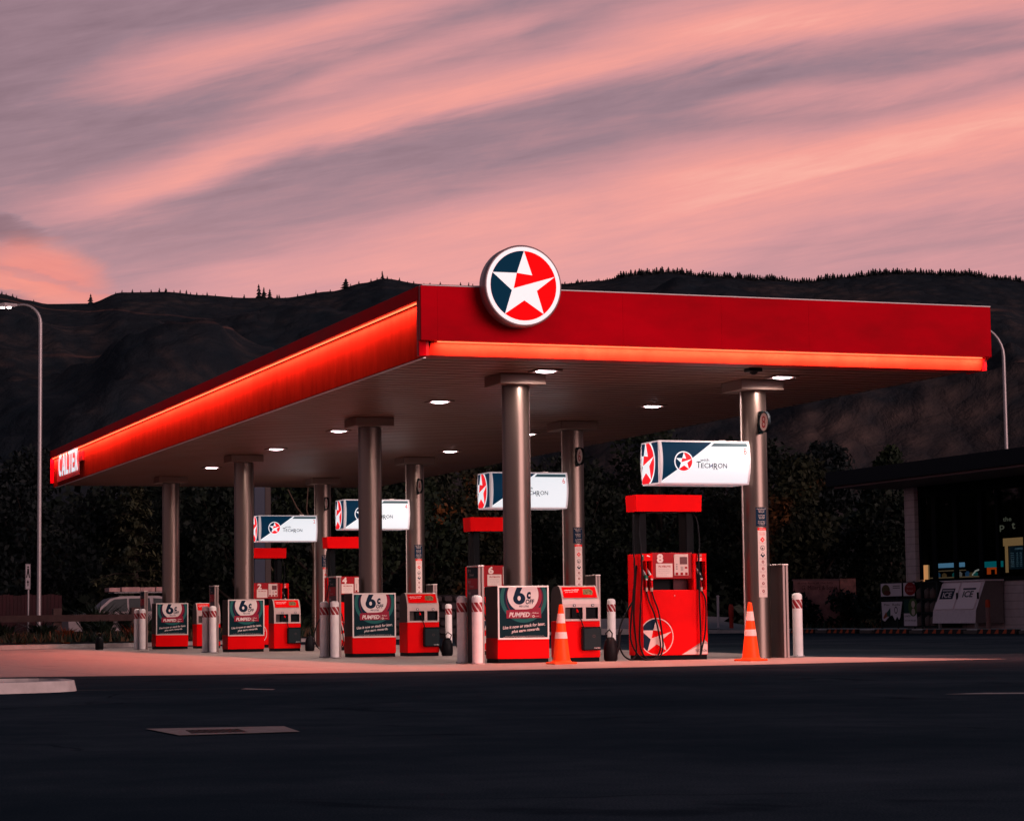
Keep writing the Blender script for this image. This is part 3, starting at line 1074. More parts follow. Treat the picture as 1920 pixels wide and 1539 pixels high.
trees = [
    (33.8, 70.6, 10.5, 7.5, 'bushy dark tree behind the top of the dispenser numbered 8', LGREEN),
    (37.4, 66.5, 9.6, 6.5, 'dense dark tree directly behind the number 8 light box', LDARK),
    (36.3, 60.0, 8.2, 4.6, 'rounded dark tree with orange leaves right of the number 8 column', LWARM),
    (40.2, 66.0, 9.4, 5.2, 'dark tree with a pointed top between the number 8 column and the shop roof', LBLUE),
    (41.8, 60.5, 6.6, 5.5, 'low spreading dark tree against the left end of the shop roof', LDARK),
    (46.6, 70.5, 9.6, 2.8, 'narrow upright tree poking above the shop roof', LGREEN),
    (29.6, 72.0, 9.0, 6.5, 'dark tree filling the gap left of the dispenser numbered 8', LDARK),
    (26.0, 73.5, 9.2, 6.5, 'tree with orange and green leaves behind the number 6 light box', LWARM),
    (22.0, 72.0, 8.8, 6.5, 'autumn tinted tree between the number 4 and number 6 light boxes', LWARM),
    (18.2, 69.0, 8.6, 6.5, 'leafy green tree behind the number 4 light box', LGREEN),
    (14.3, 66.0, 8.2, 6.0, 'tree with bare pale branches behind the number 2 light box', LGREEN),
    (10.6, 66.5, 8.4, 6.5, 'dark tree seen between the two farthest front columns', LDARK),
    (7.6, 72.0, 8.8, 6.0, 'dark bushy tree just behind the farthest front column', LDARK),
    (2.8, 74.0, 9.2, 6.5, 'dark tree between the left street lamp and the drooping conifer', LBLUE),
    (-0.8, 79.0, 10.3, 7.5, 'tall dark tree right behind the pole of the left street lamp', LDARK),
    (-4.4, 82.0, 12.2, 8.0, 'tall dark tree at the left edge of the photo behind the fence', LBLUE),
    (-9.5, 84.0, 12.5, 8.0, 'dark tree standing just outside the left edge of the photo', LDARK),
]
for i, (x, y, h, w_, lb, lm) in enumerate(trees):
    tree('leafy_tree', x, y, h, w_, lb, 'tree', 100 + i, lm, count=7000, size=0.15, group=None)
conifer('cedar_tree', 5.6, 64.5, 7.2, 5.6, 'drooping conifer with lit branch tips left of the farthest front column', 9, LCON, 9000)
# far wood closing the gaps behind the single trees
b = M()
rng = random.Random(77)
cs = []
for i in range(90):
    x = -40 + 120 * i / 90 + rng.uniform(-1, 1)
    y = 96 + rng.uniform(-6, 6) - max(0, x - 20) * 0.10
    for q in range(3):
        cs.append((x, y + rng.uniform(-2, 2), 1.6 + q * 2.5 + rng.uniform(-0.6, 0.6), rng.uniform(1.8, 2.8), 0.9))
leaf_cloud(b, cs, 30000, 0.42, LDARK, rng)
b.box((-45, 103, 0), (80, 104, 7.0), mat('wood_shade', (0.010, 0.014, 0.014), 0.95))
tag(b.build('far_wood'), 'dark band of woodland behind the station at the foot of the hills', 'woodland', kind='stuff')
# bare forked branch by the number 2 box
b = M()
BR = mat('bare_branch', (0.08, 0.055, 0.04), 0.8)
b.tube([(13.0, 62, 0), (13.1, 62, 3.5), (12.9, 62, 5.0), (12.3, 62, 5.8), (11.9, 62, 6.6)], 0.09, BR, 6, taper=0.02)
b.tube([(12.95, 62, 4.9), (12.75, 62, 5.7), (12.85, 62, 7.0)], 0.05, BR, 5, taper=0.02)
b.tube([(11.2, 62, 3.0), (10.5, 62, 4.3), (9.9, 62, 5.2)], 0.04, BR, 5, taper=0.015)
tag(b.build('bare_sapling'), 'thin pale leafless sapling forking above the number 2 light box', 'tree')


def tussock(x, y, z, h, w_, m, label, seed, n=70, group=None, cat='grass clump'):
    rng = random.Random(seed)
    b = M()
    for _ in range(n):
        a = rng.random() * 6.28
        L = h * rng.uniform(0.6, 1.15)
        d = Vector((math.cos(a), math.sin(a), 0))
        r = w_ * rng.uniform(0.2, 1.0)
        p0 = Vector((0, 0, 0)) + d * r * 0.15
        p1 = p0 + d * r * 0.45 + Vector((0, 0, L * 0.7))
        p2 = p0 + d * r * 1.0 + Vector((0, 0, L * rng.uniform(0.6, 1.0)))
        s_ = Vector((-d.y, d.x, 0)) * 0.035
        b.faces([p0 - s_, p0 + s_, p1 + s_ * .8, p1 - s_ * .8, p2], [(0, 1, 2, 3), (3, 2, 4)], m)
    o = b.build('grass_tussock' if cat == 'grass clump' else 'flax_bush', None, (x, y, z))
    tag(o, label, cat, group)


GOLD = mat('russet_grass', (0.26, 0.055, 0.02), 0.8, var=0.4, vscale=3)
TAN = mat('tan_grass', (0.12, 0.07, 0.04), 0.8, var=0.4, vscale=3)
FLAX = mat('flax_leaf', (0.018, 0.030, 0.018), 0.55, var=0.4, vscale=3)
tussock(-1.75, 38.3, 0.1, 0.62, 0.7, GOLD, 'russet grass clump below the post of the pedestrian sign', 1)
tussock(-0.5, 38.4, 0.1, 0.45, 0.6, TAN, 'pale brown grass clump left of the flame coloured clump', 2)
tussock(0.55, 38.6, 0.1, 0.66, 0.75, GOLD, 'flame coloured grass clump between rail fence and black can', 3)
tussock(2.3, 39.6, 0.1, 0.45, 0.6, TAN, 'brown grass clump just left of the farthest bollards', 4)
tussock(-3.2, 38.0, 0.1, 0.45, 0.6, TAN, 'brown grass clump at the left edge of the planted bed', 5)
fx = [(1.3, 50.0, 1.35, 1.5, 'largest spiky flax bush covering the front wheel of the white station wagon'),
      (2.65, 49.6, 1.22, 1.4, 'spiky flax bush in front of the rear door of the white station wagon'),
      (0.0, 41.2, 0.75, 0.9, 'dark spiky bush right of the first rail fence post'),
      (-2.0, 41.5, 0.72, 1.0, 'dark spiky bush under the rail at the foot of the left lamp post'),
      (-3.4, 41.0, 0.72, 1.0, 'dark spiky bush at the far left end of the planted bed'),
      (1.6, 42.0, 0.8, 1.0, 'dark spiky bush behind the flame coloured grass'),
      (3.2, 42.8, 0.85, 1.0, 'dark spiky bush behind the farthest pair of bollards'),
      (6.6, 49.6, 1.0, 1.2, 'dark bush showing between the farthest poster box and its neighbour'),
      (9.8, 52.4, 1.0, 1.2, 'dark bush behind the pump unit of the third island')]
for i, (x, y, h, w_, lb) in enumerate(fx):
    tussock(x, y, 0.15, h, w_, FLAX, lb, 30 + i, 420 if i < 2 else 200, None, 'bush')
# ground cover of the two beds
b = M()
rng = random.Random(5)
for _ in range(9000):
    f = rng.random()
    if f < 0.62:
        x = rng.uniform(-7, 14)
        yy = 36.2 + max(0, x) * 1.03 + rng.random() ** 1.3 * 12
        z = 0.2
    else:
        x = rng.uniform(32.4, 45)
        yy = rng.uniform(52, 68)
        if yy > 53.5 + (x - 31) * 1.2:
            continue
        z = 0.16
    h = rng.uniform(0.1, 0.42)
    a = rng.random() * 6.28
    d = Vector((math.cos(a), math.sin(a), 0))
    p = Vector((x, yy, z))
    s_ = Vector((-d.y, d.x, 0)) * 0.05
    b.faces([p - s_, p + s_, p + d * h * 0.6 + Vector((0, 0, h))], [(0, 1, 2)], rng.choice((FLAX, FLAX, FLAX, TAN)))
tag(b.build('ground_cover'), 'low dark plants covering the garden beds', 'ground cover', kind='stuff')
for i, (x, y, h, w_, lb) in enumerate([(33.0, 54.6, 1.6, 1.8, 'dark shrub at the left end of the stone name wall'),
                                       (37.2, 53.4, 1.8, 2.2, 'dark shrub in front of the shop end of the stone name wall'),
                                       (35.0, 54.0, 1.75, 2.6, 'low dark shrub below the stone name wall'),
                                       (39.5, 52.5, 1.6, 2.4, 'brownish shrub left of the gas bottle cage')]):
    tree('garden_shrub', x, y, h, w_, lb, 'shrub', 300 + i, (LBLUE, LDARK, LDARK, LWARM)[i], base=-0.1, count=700, size=0.14)

# ------------------------------------------------------------------ fences, walls, signs beyond the forecourt
ft = empty('rail_fence', (0, 0, 0), 'brown timber post and rail fence along the planted bed on the left', 'fence')
posts = [(-9.2, 48.6), (-5.0, 47.9), (-0.71, 46.6), (1.5, 45.9), (3.6, 45.6)]
posts = [(-8.0, 49.0), (-4.6, 47.9), (-0.71, 46.6), (1.95, 45.7)]
for x, y in posts:
    M().box((x - 0.16, y - 0.14, 0), (x + 0.16, y + 0.14, 1.34), WOOD, 0.02).build('post', ft)
for (x0, y0), (x1, y1) in zip(posts, posts[1:]):
    b = M()
    d = Vector((x1 - x0, y1 - y0, 0)).normalized()
    n = Vector((-d.y, d.x, 0)) * 0.05
    p, q = Vector((x0, y0, 0)) - n * 4, Vector((x1, y1, 0)) - n * 4
    for z0, z1 in ((0.86, 1.10),):
        b.faces([p - n + Vector((0, 0, z0)), q - n + Vector((0, 0, z0)), q - n + Vector((0, 0, z1)), p - n + Vector((0, 0, z1)),
                 p + n + Vector((0, 0, z0)), q + n + Vector((0, 0, z0)), q + n + Vector((0, 0, z1)), p + n + Vector((0, 0, z1))],
                [(0, 1, 2, 3), (5, 4, 7, 6), (3, 2, 6, 7), (1, 0, 4, 5)], WOOD)
    b.build('rail', ft)
b = M()
x = -12.0
while x < 1.6:
    b.box((x, 60.5 - x * 0.1, 0), (x + 0.145, 60.53 - x * 0.1, 2.0 + 0.03 * math.sin(x * 7)), FENCEM)
    x += 0.152
tag(b.build('board_fence'), 'dark red close-boarded fence behind the rail fence on the left', 'fence')

# dry stone wall seen between the pumps
STONE = mat('wall_stone', (0.045, 0.036, 0.038), 0.9, var=0.5, vscale=1.6, bump=0.6, bscale=9)
b = M()
rng = random.Random(12)
for r in range(5):
    x = 13.4 + rng.random() * 0.2
    while x < 20.5:
        w_ = rng.uniform(0.28, 0.52)
        z = 0.15 + r * 0.33
        hh = 0.29 + rng.uniform(-0.03, 0.03)
        pts = []
        n = 8
        for k in range(n):
            a = 2 * math.pi * k / n + 0.3
            pts.append((x + w_ / 2 + w_ / 2 * math.copysign(abs(math.cos(a)) ** 0.6, math.cos(a)), z + hh / 2 + hh / 2 * math.copysign(abs(math.sin(a)) ** 0.6, math.sin(a))))
        y0 = 53.0 - rng.uniform(0, 0.07)
        V = [(px_, y0 + 0.12, pz_) for px_, pz_ in pts] + [((px_ - x - w_ / 2) * 0.75 + x + w_ / 2, y0, (pz_ - z - hh / 2) * 0.72 + z + hh / 2) for px_, pz_ in pts]
        b.faces(V, [(k, (k + 1) % n, n + (k + 1) % n, n + k) for k in range(n)] + [tuple(range(n, 2 * n))], STONE, False)
        x += w_ + 0.02
b.box((13.4, 53.1, 0.0), (20.6, 53.5, 1.78), mat('wall_core', (0.012, 0.010, 0.011), 0.95))
tag(b.build('stone_wall'), 'dark dry stone wall low behind the pumps of the second and third islands', 'wall')

# stone name wall by the shop
NW = empty('name_wall', (33.5, 55.4, 0), 'low reddish stone wall with engraved lettering left of the shop', 'wall')
NST = mat('name_wall_stone', (0.36, 0.16, 0.15), 0.9, var=0.4, vscale=2.5, bump=0.5, bscale=12)
NST2 = mat('name_wall_end', (0.62, 0.25, 0.20), 0.9, var=0.45, vscale=3.5, bump=0.5, bscale=12)
ux = Vector((0.93, -0.34, 0)).normalized()
def nwall(u0, u1, z0, z1, m, nm):
    b = M()
    n = Vector((0.34, 0.93, 0)).normalized() * 0.35
    p, q = ux * u0, ux * u1
    b.faces([p + Vector((0, 0, z0)), q + Vector((0, 0, z0)), q + Vector((0, 0, z1)), p + Vector((0, 0, z1)),
             p + n + Vector((0, 0, z0)), q + n + Vector((0, 0, z0)), q + n + Vector((0, 0, z1)), p + n + Vector((0, 0, z1))],
            [(0, 1, 2, 3), (5, 4, 7, 6), (3, 2, 6, 7), (1, 0, 4, 5), (0, 3, 7, 4), (2, 1, 5, 6)], m)
    return b.build(nm, NW)
nwall(-0.05, 1.98, 0.1, 2.28, NST, 'main_block')
nwall(-0.10, 2.0, 2.28, 2.36, mat('coping', (0.22, 0.12, 0.12), 0.8), 'coping')
nwall(2.03, 2.72, 0.1, 2.36, NST2, 'end_block')
b = M()
F = Flat(b, Vector((0, 0, 0)), ux, (0, 0, 1), gap=0.012)
LT = mat('engraved_letters', (0.09, 0.035, 0.035), 0.9)
F.text('at the foot of the hills', 0.1, 2.14, 0.09, LT, 1, width=1.6)
F.text('G. Millers & Sons', 0.30, 1.88, 0.2, LT, 1, width=1.5)
b.build('lettering', NW)

# shadowy dark pylon seen between the columns
PY_ = empty('pylon_sign', (5.9, 43.8, 0), 'tall dark blue pylon sign seen edge-on between two front columns', 'sign')
M().box((0, -0.1, 0.13), (0.40, 0.5, 5.9), mat('pylon_blue', (0.006, 0.018, 0.045), 0.4), 0.01).build('panel', PY_)
M().box((0.41, -0.06, 0.13), (0.63, 0.46, 5.9), mat('pylon_grey', (0.035, 0.025, 0.025), 0.5), 0.01).build('upright', PY_)

# small signs
sg = empty('pedestrian_sign', (-1.55, 47.9, 0), 'small white sign with a walking figure left of the lamp post', 'sign')
M().cyl((0, 0, 0), (0, 0, 2.95), 0.035, 0.035, GALV, 8).build('post', sg)
b = M()
b.box((-0.12, -0.05, 2.05), (0.07, -0.035, 2.98), mat('sign_face_dim', (0.40, 0.37, 0.40), 0.5), 0)
b.build('board', sg)
b = M()
F = Flat(b, (-0.12, -0.05, 2.05), (1, 0, 0), (0, 0, 1), gap=0.004)
F.rc(0.01, 0.01, 0.18, 0.02, BLACK); F.rc(0.01, 0.91, 0.18, 0.92, BLACK); F.rc(0.01, 0.01, 0.02, 0.92, BLACK); F.rc(0.17, 0.01, 0.18, 0.92, BLACK)
F.disc(0.10, 0.82, 0.035, BLACK)
F.poly([(0.07, 0.77), (0.13, 0.77), (0.14, 0.60), (0.06, 0.60)], BLACK)
F.poly([(0.06, 0.60), (0.10, 0.60), (0.06, 0.42), (0.03, 0.42)], BLACK)
F.poly([(0.10, 0.60), (0.14, 0.60), (0.165, 0.42), (0.135, 0.42)], BLACK)
F.poly([(0.05, 0.25), (0.14, 0.25), (0.095, 0.36)], BLACK)
F.rc(0.08, 0.12, 0.115, 0.25, BLACK)
b.build('pictogram', sg)

ne = empty('exit_board', (31.6, 56.0, 0), 'dark board reading No Exit behind the cone at the number 8 column', 'sign')
b = M()
b.box((-0.24, -0.03, 0.9), (0.34, 0.0, 1.75), mat('board_dark', (0.006, 0.012, 0.018), 0.5), 0.0)
b.build('board', ne)
b = M()
F = Flat(b, (-0.2, -0.03, 0.9), (1, 0, 0), (0, 0, 1), gap=0.006)
F.text('No', 0.0, 0.56, 0.11, mat('exit_ink', (0.42, 0.5, 0.55), 0.5), 1)
F.text('Exit', 0.0, 0.36, 0.12, MATS['exit_ink'], 1)
b.build('lettering', ne)
M().cyl((0.05, 0.05, 0), (0.05, 0.05, 1.0), 0.04, 0.04, GALV, 8).build('post', ne)
b = M()
b.cyl((0, 0, 0), (0, 0, 1.62), 0.055, 0.055, mat('marker_white', (0.6, 0.52, 0.55), 0.5), 10)
b.cyl((0, 0, 1.62), (0, 0, 1.68), 0.075, 0.06, MATS['marker_white'], 10)
tag(b.build('marker_post', None, (30.3, 56.7, 0.0)), 'thin white marker post right of the dispenser numbered 8', 'post')
b = M()
b.lathe([(0.10, 0.0), (0.09, 0.7), (0.11, 0.72), (0.12, 1.15), (0.07, 1.28)], (0, 0, 0), mat('hydrant_red', (0.45, 0.04, 0.03), 0.5), 14)
tag(b.build('hydrant_post', None, (30.8, 56.4, 0.0)), 'short red post between the white marker post and the No Exit board', 'post')

# street lamps
def lamp(x, y, h, arm, r, label, lit):
    t_ = empty('street_lamp', (x, y, 0), label, 'street lamp', 'curved steel street lamps')
    b = M()
    pts = [(0, 0, 0)] + [(0, 0, h * f) for f in (0.25, 0.5, 0.75)] + [(0, 0, h - arm * 0.75)]
    ux_ = -Rt
    for k in range(1, 9):
        a = k / 8 * math.pi * 0.47
        p = Vector((0, 0, h - arm * 0.75)) + Vector((0, 0, 1)) * math.sin(a) * arm * 0.75 + ux_ * (1 - math.cos(a)) * arm * 0.75
        pts.append(tuple(p))
    p = Vector(pts[-1]) + ux_ * arm * 0.35 + Vector((0, 0, -0.02))
    pts.append(tuple(p))
    b.tube(pts, r, GALV, 10, taper=r * 0.45)
    b.build('pole', t_)
    b = M()
    e = p
    n = Vector((0, 0, 1))
    s_ = ux_.cross(n)
    V = []
    for (u, wd, zt, zb) in ((-0.1, 0.07, 0.05, -0.04), (0.35, 0.16, 0.09, -0.07), (0.65, 0.12, 0.05, -0.06)):
        for sx, zz in ((-1, zb), (1, zb), (1, zt), (-1, zt)):
            V.append(e + ux_ * u + s_ * wd * sx + n * zz)
    b.faces(V, [(0, 1, 5, 4), (1, 2, 6, 5), (2, 3, 7, 6), (3, 0, 4, 7), (4, 5, 9, 8), (5, 6, 10, 9), (6, 7, 11, 10), (7, 4, 8, 11), (3, 2, 1, 0), (8, 9, 10, 11)], GALV)
    hd = b.build('lamp_head', t_)
    b = M()
    for du in (0.22, 0.46):
        b.lathe([(0.02, -0.11), (0.075, -0.09), (0.09, -0.04)], tuple(e + ux_ * du + n * -0.02), lit, 12)
    b.build('lens', hd)
    return t_


lamp(-0.86, 49.9, 12.85, 0.95, 0.088, 'street lamp with a lit head at the left edge of the photo',
     mat('lamp_lens_lit', (1, 1, 1), 0.3, emit=(1.0, 0.72, 0.70), estr=12.0))
lamp(47.55, 60.1, 14.9, 2.2, 0.10, 'street lamp behind the shop whose arm disappears behind the canopy corner',
     mat('lamp_lens_dim', (0.5, 0.5, 0.5), 0.3))

# ------------------------------------------------------------------ white station wagon
car = empty('station_wagon', (3.15, 54.6, 0.12), 'white station wagon with a loaded roof rack parked behind the bushes', 'car')
CW = mat('car_white', (0.30, 0.26, 0.27), 0.4, var=0.05)
CG = mat('car_glass', (0.006, 0.016, 0.020), 0.3, spec=0.15)
TY = mat('tyre', (0.008, 0.008, 0.009), 0.8)
prof = [(-2.25, 0.35), (-2.28, 0.78), (-2.1, 0.98), (-1.35, 1.08), (-1.05, 1.10), (-0.62, 1.62), (-0.2, 1.72), (1.3, 1.73), (1.85, 1.60), (2.18, 1.06), (2.25, 0.80), (2.22, 0.35)]
def car_z(z): return z
b = M()
body = [(-2.25, 0.35), (-2.28, 0.78), (-2.1, 0.98), (-1.25, 1.08), (2.18, 1.06), (2.25, 0.80), (2.22, 0.35)]
b.prism(body, 1, -0.86, 0.86, CW)
b.build('body', car)
b = M()
cab = [(-1.25, 1.08), (-0.62, 1.62), (-0.2, 1.72), (1.3, 1.73), (1.85, 1.62), (2.18, 1.06)]
n = len(cab)
V = [(x, -0.86 + (z - 1.06) * 0.2, z) for x, z in cab] + [(x, 0.86 - (z - 1.06) * 0.2, z) for x, z in cab]
b.faces(V, [(i, i + 1, n + i + 1, n + i) for i in range(n - 1)] + [tuple(range(n))[::-1], tuple(range(n, 2 * n))], CW)
b.build('cabin', car)
for pts in ([(-1.02, 1.14), (-0.62, 1.50), (-0.45, 1.60), (0.05, 1.63), (0.05, 1.12)], [(0.14, 1.12), (0.14, 1.63), (0.95, 1.64), (1.02, 1.12)],
            [(1.15, 1.12), (1.10, 1.64), (1.60, 1.60), (1.95, 1.12)]):
    b = M()
    b.faces([(x, -0.90 + (z - 1.06) * 0.2, z) for x, z in pts], [tuple(range(len(pts)))[::-1]], CG)
    b.build('window', car)
for wx in (-1.4, 1.4):
    b = M().cyl((wx, -0.90, 0.33), (wx, -0.68, 0.33), 0.33, 0.33, TY, 24)
    w_ = b.build('wheel', car)
    M().cyl((wx, -0.91, 0.33), (wx, -0.905, 0.33), 0.2, 0.2, GALV, 18).build('rim', w_)
M().box((2.10, -0.84, 0.85), (2.27, -0.62, 1.02), mat('tail_light', (0.45, 0.01, 0.01), 0.3)).build('tail_light', car)
b = M()
b.tube([(-0.45, -0.7, 1.86), (1.75, -0.7, 1.86)], 0.02, GALV, 6)
b.tube([(-0.45, 0.6, 1.86), (1.75, 0.6, 1.86)], 0.02, GALV, 6)
for xx in (-0.3, 0.6, 1.5):
    b.box((xx, -0.72, 1.70), (xx + 0.05, 0.62, 1.86), BLACK)
b.build('roof_rack', car)
LOADM = mat('pale_timber_load', (0.40, 0.24, 0.23), 0.8, var=0.3, vscale=5)
b = M()
for x0, x1, z1 in ((-0.62, -0.18, 2.06), (-0.12, 0.62, 2.08), (0.63, 1.22, 2.07), (1.26, 1.58, 2.08), (1.55, 1.72, 1.98)):
    b.box((x0, -0.55, 1.90), (x1, 0.45, z1), LOADM, 0.01)
o = b.build('roof_load', None, (3.15, 54.6, 0.12))
tag(o, 'pale bundle tied on the roof rack of the white station wagon', 'load')

# ------------------------------------------------------------------ shop
SHOP = empty('shop_building', (0, 0, 0), 'dark shop building with flat overhanging roof and glass front at the right edge', 'building')
ROOFM = mat('shop_roof_dark', (0.008, 0.014, 0.020), 0.5, spec=0.04)
SOFM = mat('shop_soffit', (0.20, 0.135, 0.145), 0.6)
b = M()
b.box((31.0, 16.0, 6.02), (46.5, 47.45, 6.60), ROOFM, 0.0)
b.build('roof', SHOP)
b = M()
b.box((31.25, 16.2, 5.93), (46.2, 47.2, 6.017), SOFM)
b.build('soffit', SHOP)
b = M()
b.box((34.0, 45.5, 0.17), (34.35, 46.3, 5.93), MATS['wall_tile'])
b.build('pillar', SHOP)
b = M()
b.box((34.2, 16.0, 0.17), (34.42, 44.99, 1.98), MATS['wall_tile'])
b.build('tiled_wall', SHOP)
b = M()
DK = mat('shop_frame_dark', (0.003, 0.006, 0.008), 0.5, spec=0.04)
b.box((34.12, 16.0, 1.98), (34.45, 45.0, 2.14), DK)
b.build('sill', SHOP)
b = M()
b.box((34.17, 16.0, 5.5), (34.4, 45.49, 5.93), DK)
for y0, y1 in ((45.3, 45.49), (44.12, 44.45), (42.5, 42.8), (40.6, 40.9), (39.42, 39.62), (37.4, 37.7), (34.0, 34.3), (31, 31.3), (27, 27.3), (22, 22.3), (16, 16.3)):
    b.box((34.18, y0, 2.14), (34.25, y1, 5.5), DK)
b.build('window_frame', SHOP)
b = M()
b.box((34.28, 16.3, 2.14), (34.29, 45.0, 5.5), MATS['shop_glass'])
b.build('glazing', SHOP)
b = M()
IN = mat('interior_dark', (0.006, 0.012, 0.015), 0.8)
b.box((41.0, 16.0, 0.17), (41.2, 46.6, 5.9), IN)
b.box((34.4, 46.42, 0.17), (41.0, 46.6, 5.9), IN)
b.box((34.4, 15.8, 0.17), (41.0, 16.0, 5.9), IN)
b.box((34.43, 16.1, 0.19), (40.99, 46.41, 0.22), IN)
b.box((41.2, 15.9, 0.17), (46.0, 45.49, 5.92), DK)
b.build('interior_walls', SHOP)
# things behind the glass
CREAM = mat('cream_cabinet', (0.45, 0.28, 0.13), 0.6, emit=(0.50, 0.24, 0.09), estr=0.8)  # emission stands in for shop light falling on cabinet and menu frame
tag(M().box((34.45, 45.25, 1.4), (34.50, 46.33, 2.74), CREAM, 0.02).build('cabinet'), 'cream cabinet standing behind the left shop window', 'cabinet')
b = M()
b.box((34.62, 42.75, 2.60), (34.66, 45.2, 2.78), mat('lit_blue_screen', (0.1, 0.2, 0.3), 0.4, emit=(0.20, 0.42, 0.62), estr=0.75), 0)
b.box((34.62, 42.7, 2.56), (34.7, 45.2, 2.59), DK)
tag(b.build('fridge_header'), 'pale blue lit fridge header strip in the shop', 'lit sign')
b = M()
b.box((34.60, 39.9, 2.53), (34.66, 41.2, 2.76), mat('teal_lit_sign', (0.02, 0.2, 0.2), 0.4, emit=(0.0, 0.20, 0.22), estr=0.8))
b.box((34.56, 40.05, 2.26), (34.60, 40.95, 2.52), mat('orange_display', (0.8, 0.15, 0.02), 0.5, emit=(0.85, 0.085, 0.008), estr=0.75))
b.box((34.54, 40.35, 2.24), (34.555, 40.62, 2.44), BLACK)
tag(b.build('orange_display'), 'orange and teal lit display rack in the shop window', 'display')
b = M()
rng = random.Random(8)
b.box((34.55, 41.9, 2.18), (34.8, 45.3, 2.22), mat('shelf_pale', (0.35, 0.25, 0.16), 0.6, emit=(0.32, 0.18, 0.09), estr=0.5))  # shelf given a glow of its own in place of shop light
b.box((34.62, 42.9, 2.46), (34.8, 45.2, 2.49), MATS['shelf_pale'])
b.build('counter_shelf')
tag(bpy.data.objects['counter_shelf'], 'pale counter shelf running behind the shop windows', 'shelf')
goods = [mat('goods_%s' % n, c, 0.5, emit=c, estr=0.35) for n, c in (('blue', (0.05, 0.15, 0.3)), ('brown', (0.25, 0.13, 0.05)), ('teal', (0.02, 0.22, 0.2)), ('pale', (0.4, 0.33, 0.3)))]  # goods emit a little to look lit by the shop
for i, (yy, hh) in enumerate(((44.9, .20), (44.4, .16), (43.6, .17), (43.2, .2), (42.6, .2), (42.3, .15), (42.0, .18))):
    b = M()
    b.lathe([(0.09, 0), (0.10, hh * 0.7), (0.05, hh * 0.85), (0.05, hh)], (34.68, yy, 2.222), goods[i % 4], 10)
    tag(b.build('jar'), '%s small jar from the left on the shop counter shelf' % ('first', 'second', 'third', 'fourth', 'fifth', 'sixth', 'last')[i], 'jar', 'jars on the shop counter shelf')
b = M()
b.tube([(34.6, 42.1, 2.26), (34.6, 41.85, 2.42), (34.6, 41.6, 2.46)], 0.03, mat('lit_rim', (0.8, 0.7, 0.6), 0.5, emit=(0.6, 0.5, 0.4), estr=0.8), 6)  # emission in place of light catching the tap
b.build('coffee_tap')
tag(bpy.data.objects['coffee_tap'], 'pale curved tap handle on the shop counter', 'tap')
# hanging menu screen and its frame, shop writing on the far wall
mn = empty('menu_board', (0, 0, 0), 'cream framed menu board with white writing at the right edge of the shop window', 'menu board')
b = M()
b.box((34.6, 38.3, 3.32), (34.64, 39.78, 3.62), CREAM)
b.box((34.6, 39.5, 2.3), (34.64, 39.66, 3.32), CREAM)
b.build('frame', mn)
b = M()
b.box((34.66, 38.1, 2.42), (34.70, 39.48, 3.30), mat('menu_dark', (0.008, 0.02, 0.03), 0.4, emit=(0.003, 0.010, 0.016), estr=1.0))
b.build('screen', mn)
b = M()
MI = mat('menu_ink', (0.4, 0.5, 0.55), 0.5, emit=(0.16, 0.24, 0.28), estr=0.9)
F = Flat(b, (34.66, 39.46, 2.42), (0, -0.78, 0), (0, 0, 0.95), gap=0.008)
F.text('COFFEE', 0.55, 0.78, 0.07, MI, 1, width=0.7)
for r in range(8):
    F.text(('latte', 'mocha', 'tea', 'flat', 'long', 'short', 'chai', 'soy')[r], 0.15, 0.10 + r * 0.075, 0.04, MI, 1, width=0.30)
    for c_ in range(3):
        F.text('%d.%d0' % (4 + c_, (r + c_) % 9), 0.65 + c_ * 0.33, 0.10 + r * 0.075, 0.038, MI, 1, width=0.17)
b.build('writing', mn)
b = M()
SI = mat('shop_sign_ink', (0.30, 0.25, 0.18), 0.5, emit=(0.17, 0.15, 0.10), estr=0.8)
F = Flat(b, (34.6, 40.2, 3.66), (0, -0.85, 0), (0, 0, 0.9), gap=0.01)
F.text('the', 0.56, 0.68, 0.19, SI, 1, width=0.72, bold=0.01)
F.text('p', 0.25, 0.25, 0.28, SI, 1, width=0.42, bold=0.02)
F.text('t', 1.28, 0.33, 0.28, SI, 1, width=0.30, bold=0.02)
F.ring(0.98, 0.48, 0.10, 0.19, mat('shop_sign_teal', (0.01, 0.06, 0.08), 0.5), 1)
F.poly([(0.82, 0.42), (1.14, 0.42), (0.98, 0.18)], MATS['shop_sign_teal'], 1)
tag(b.build('window_lettering'), 'pale writing the spot above the menu board in the shop window', 'lettering')
b = M()
b.box((34.6, 43.18, 3.45), (34.63, 43.25, 4.0), mat('reflection_warm', (0.5, 0.4, 0.3), 0.5, emit=(0.55, 0.42, 0.26), estr=0.8))  # glowing bars behind the pane stand for a reflection in the glass
b.box((34.6, 43.18, 2.8), (34.63, 43.24, 3.25), mat('reflection_blue', (0.05, 0.1, 0.4), 0.5, emit=(0.03, 0.07, 0.24), estr=0.8))
tag(b.build('glass_reflection'), 'thin upright glowing bars standing for a light reflected in the middle of the shop glass', 'light')

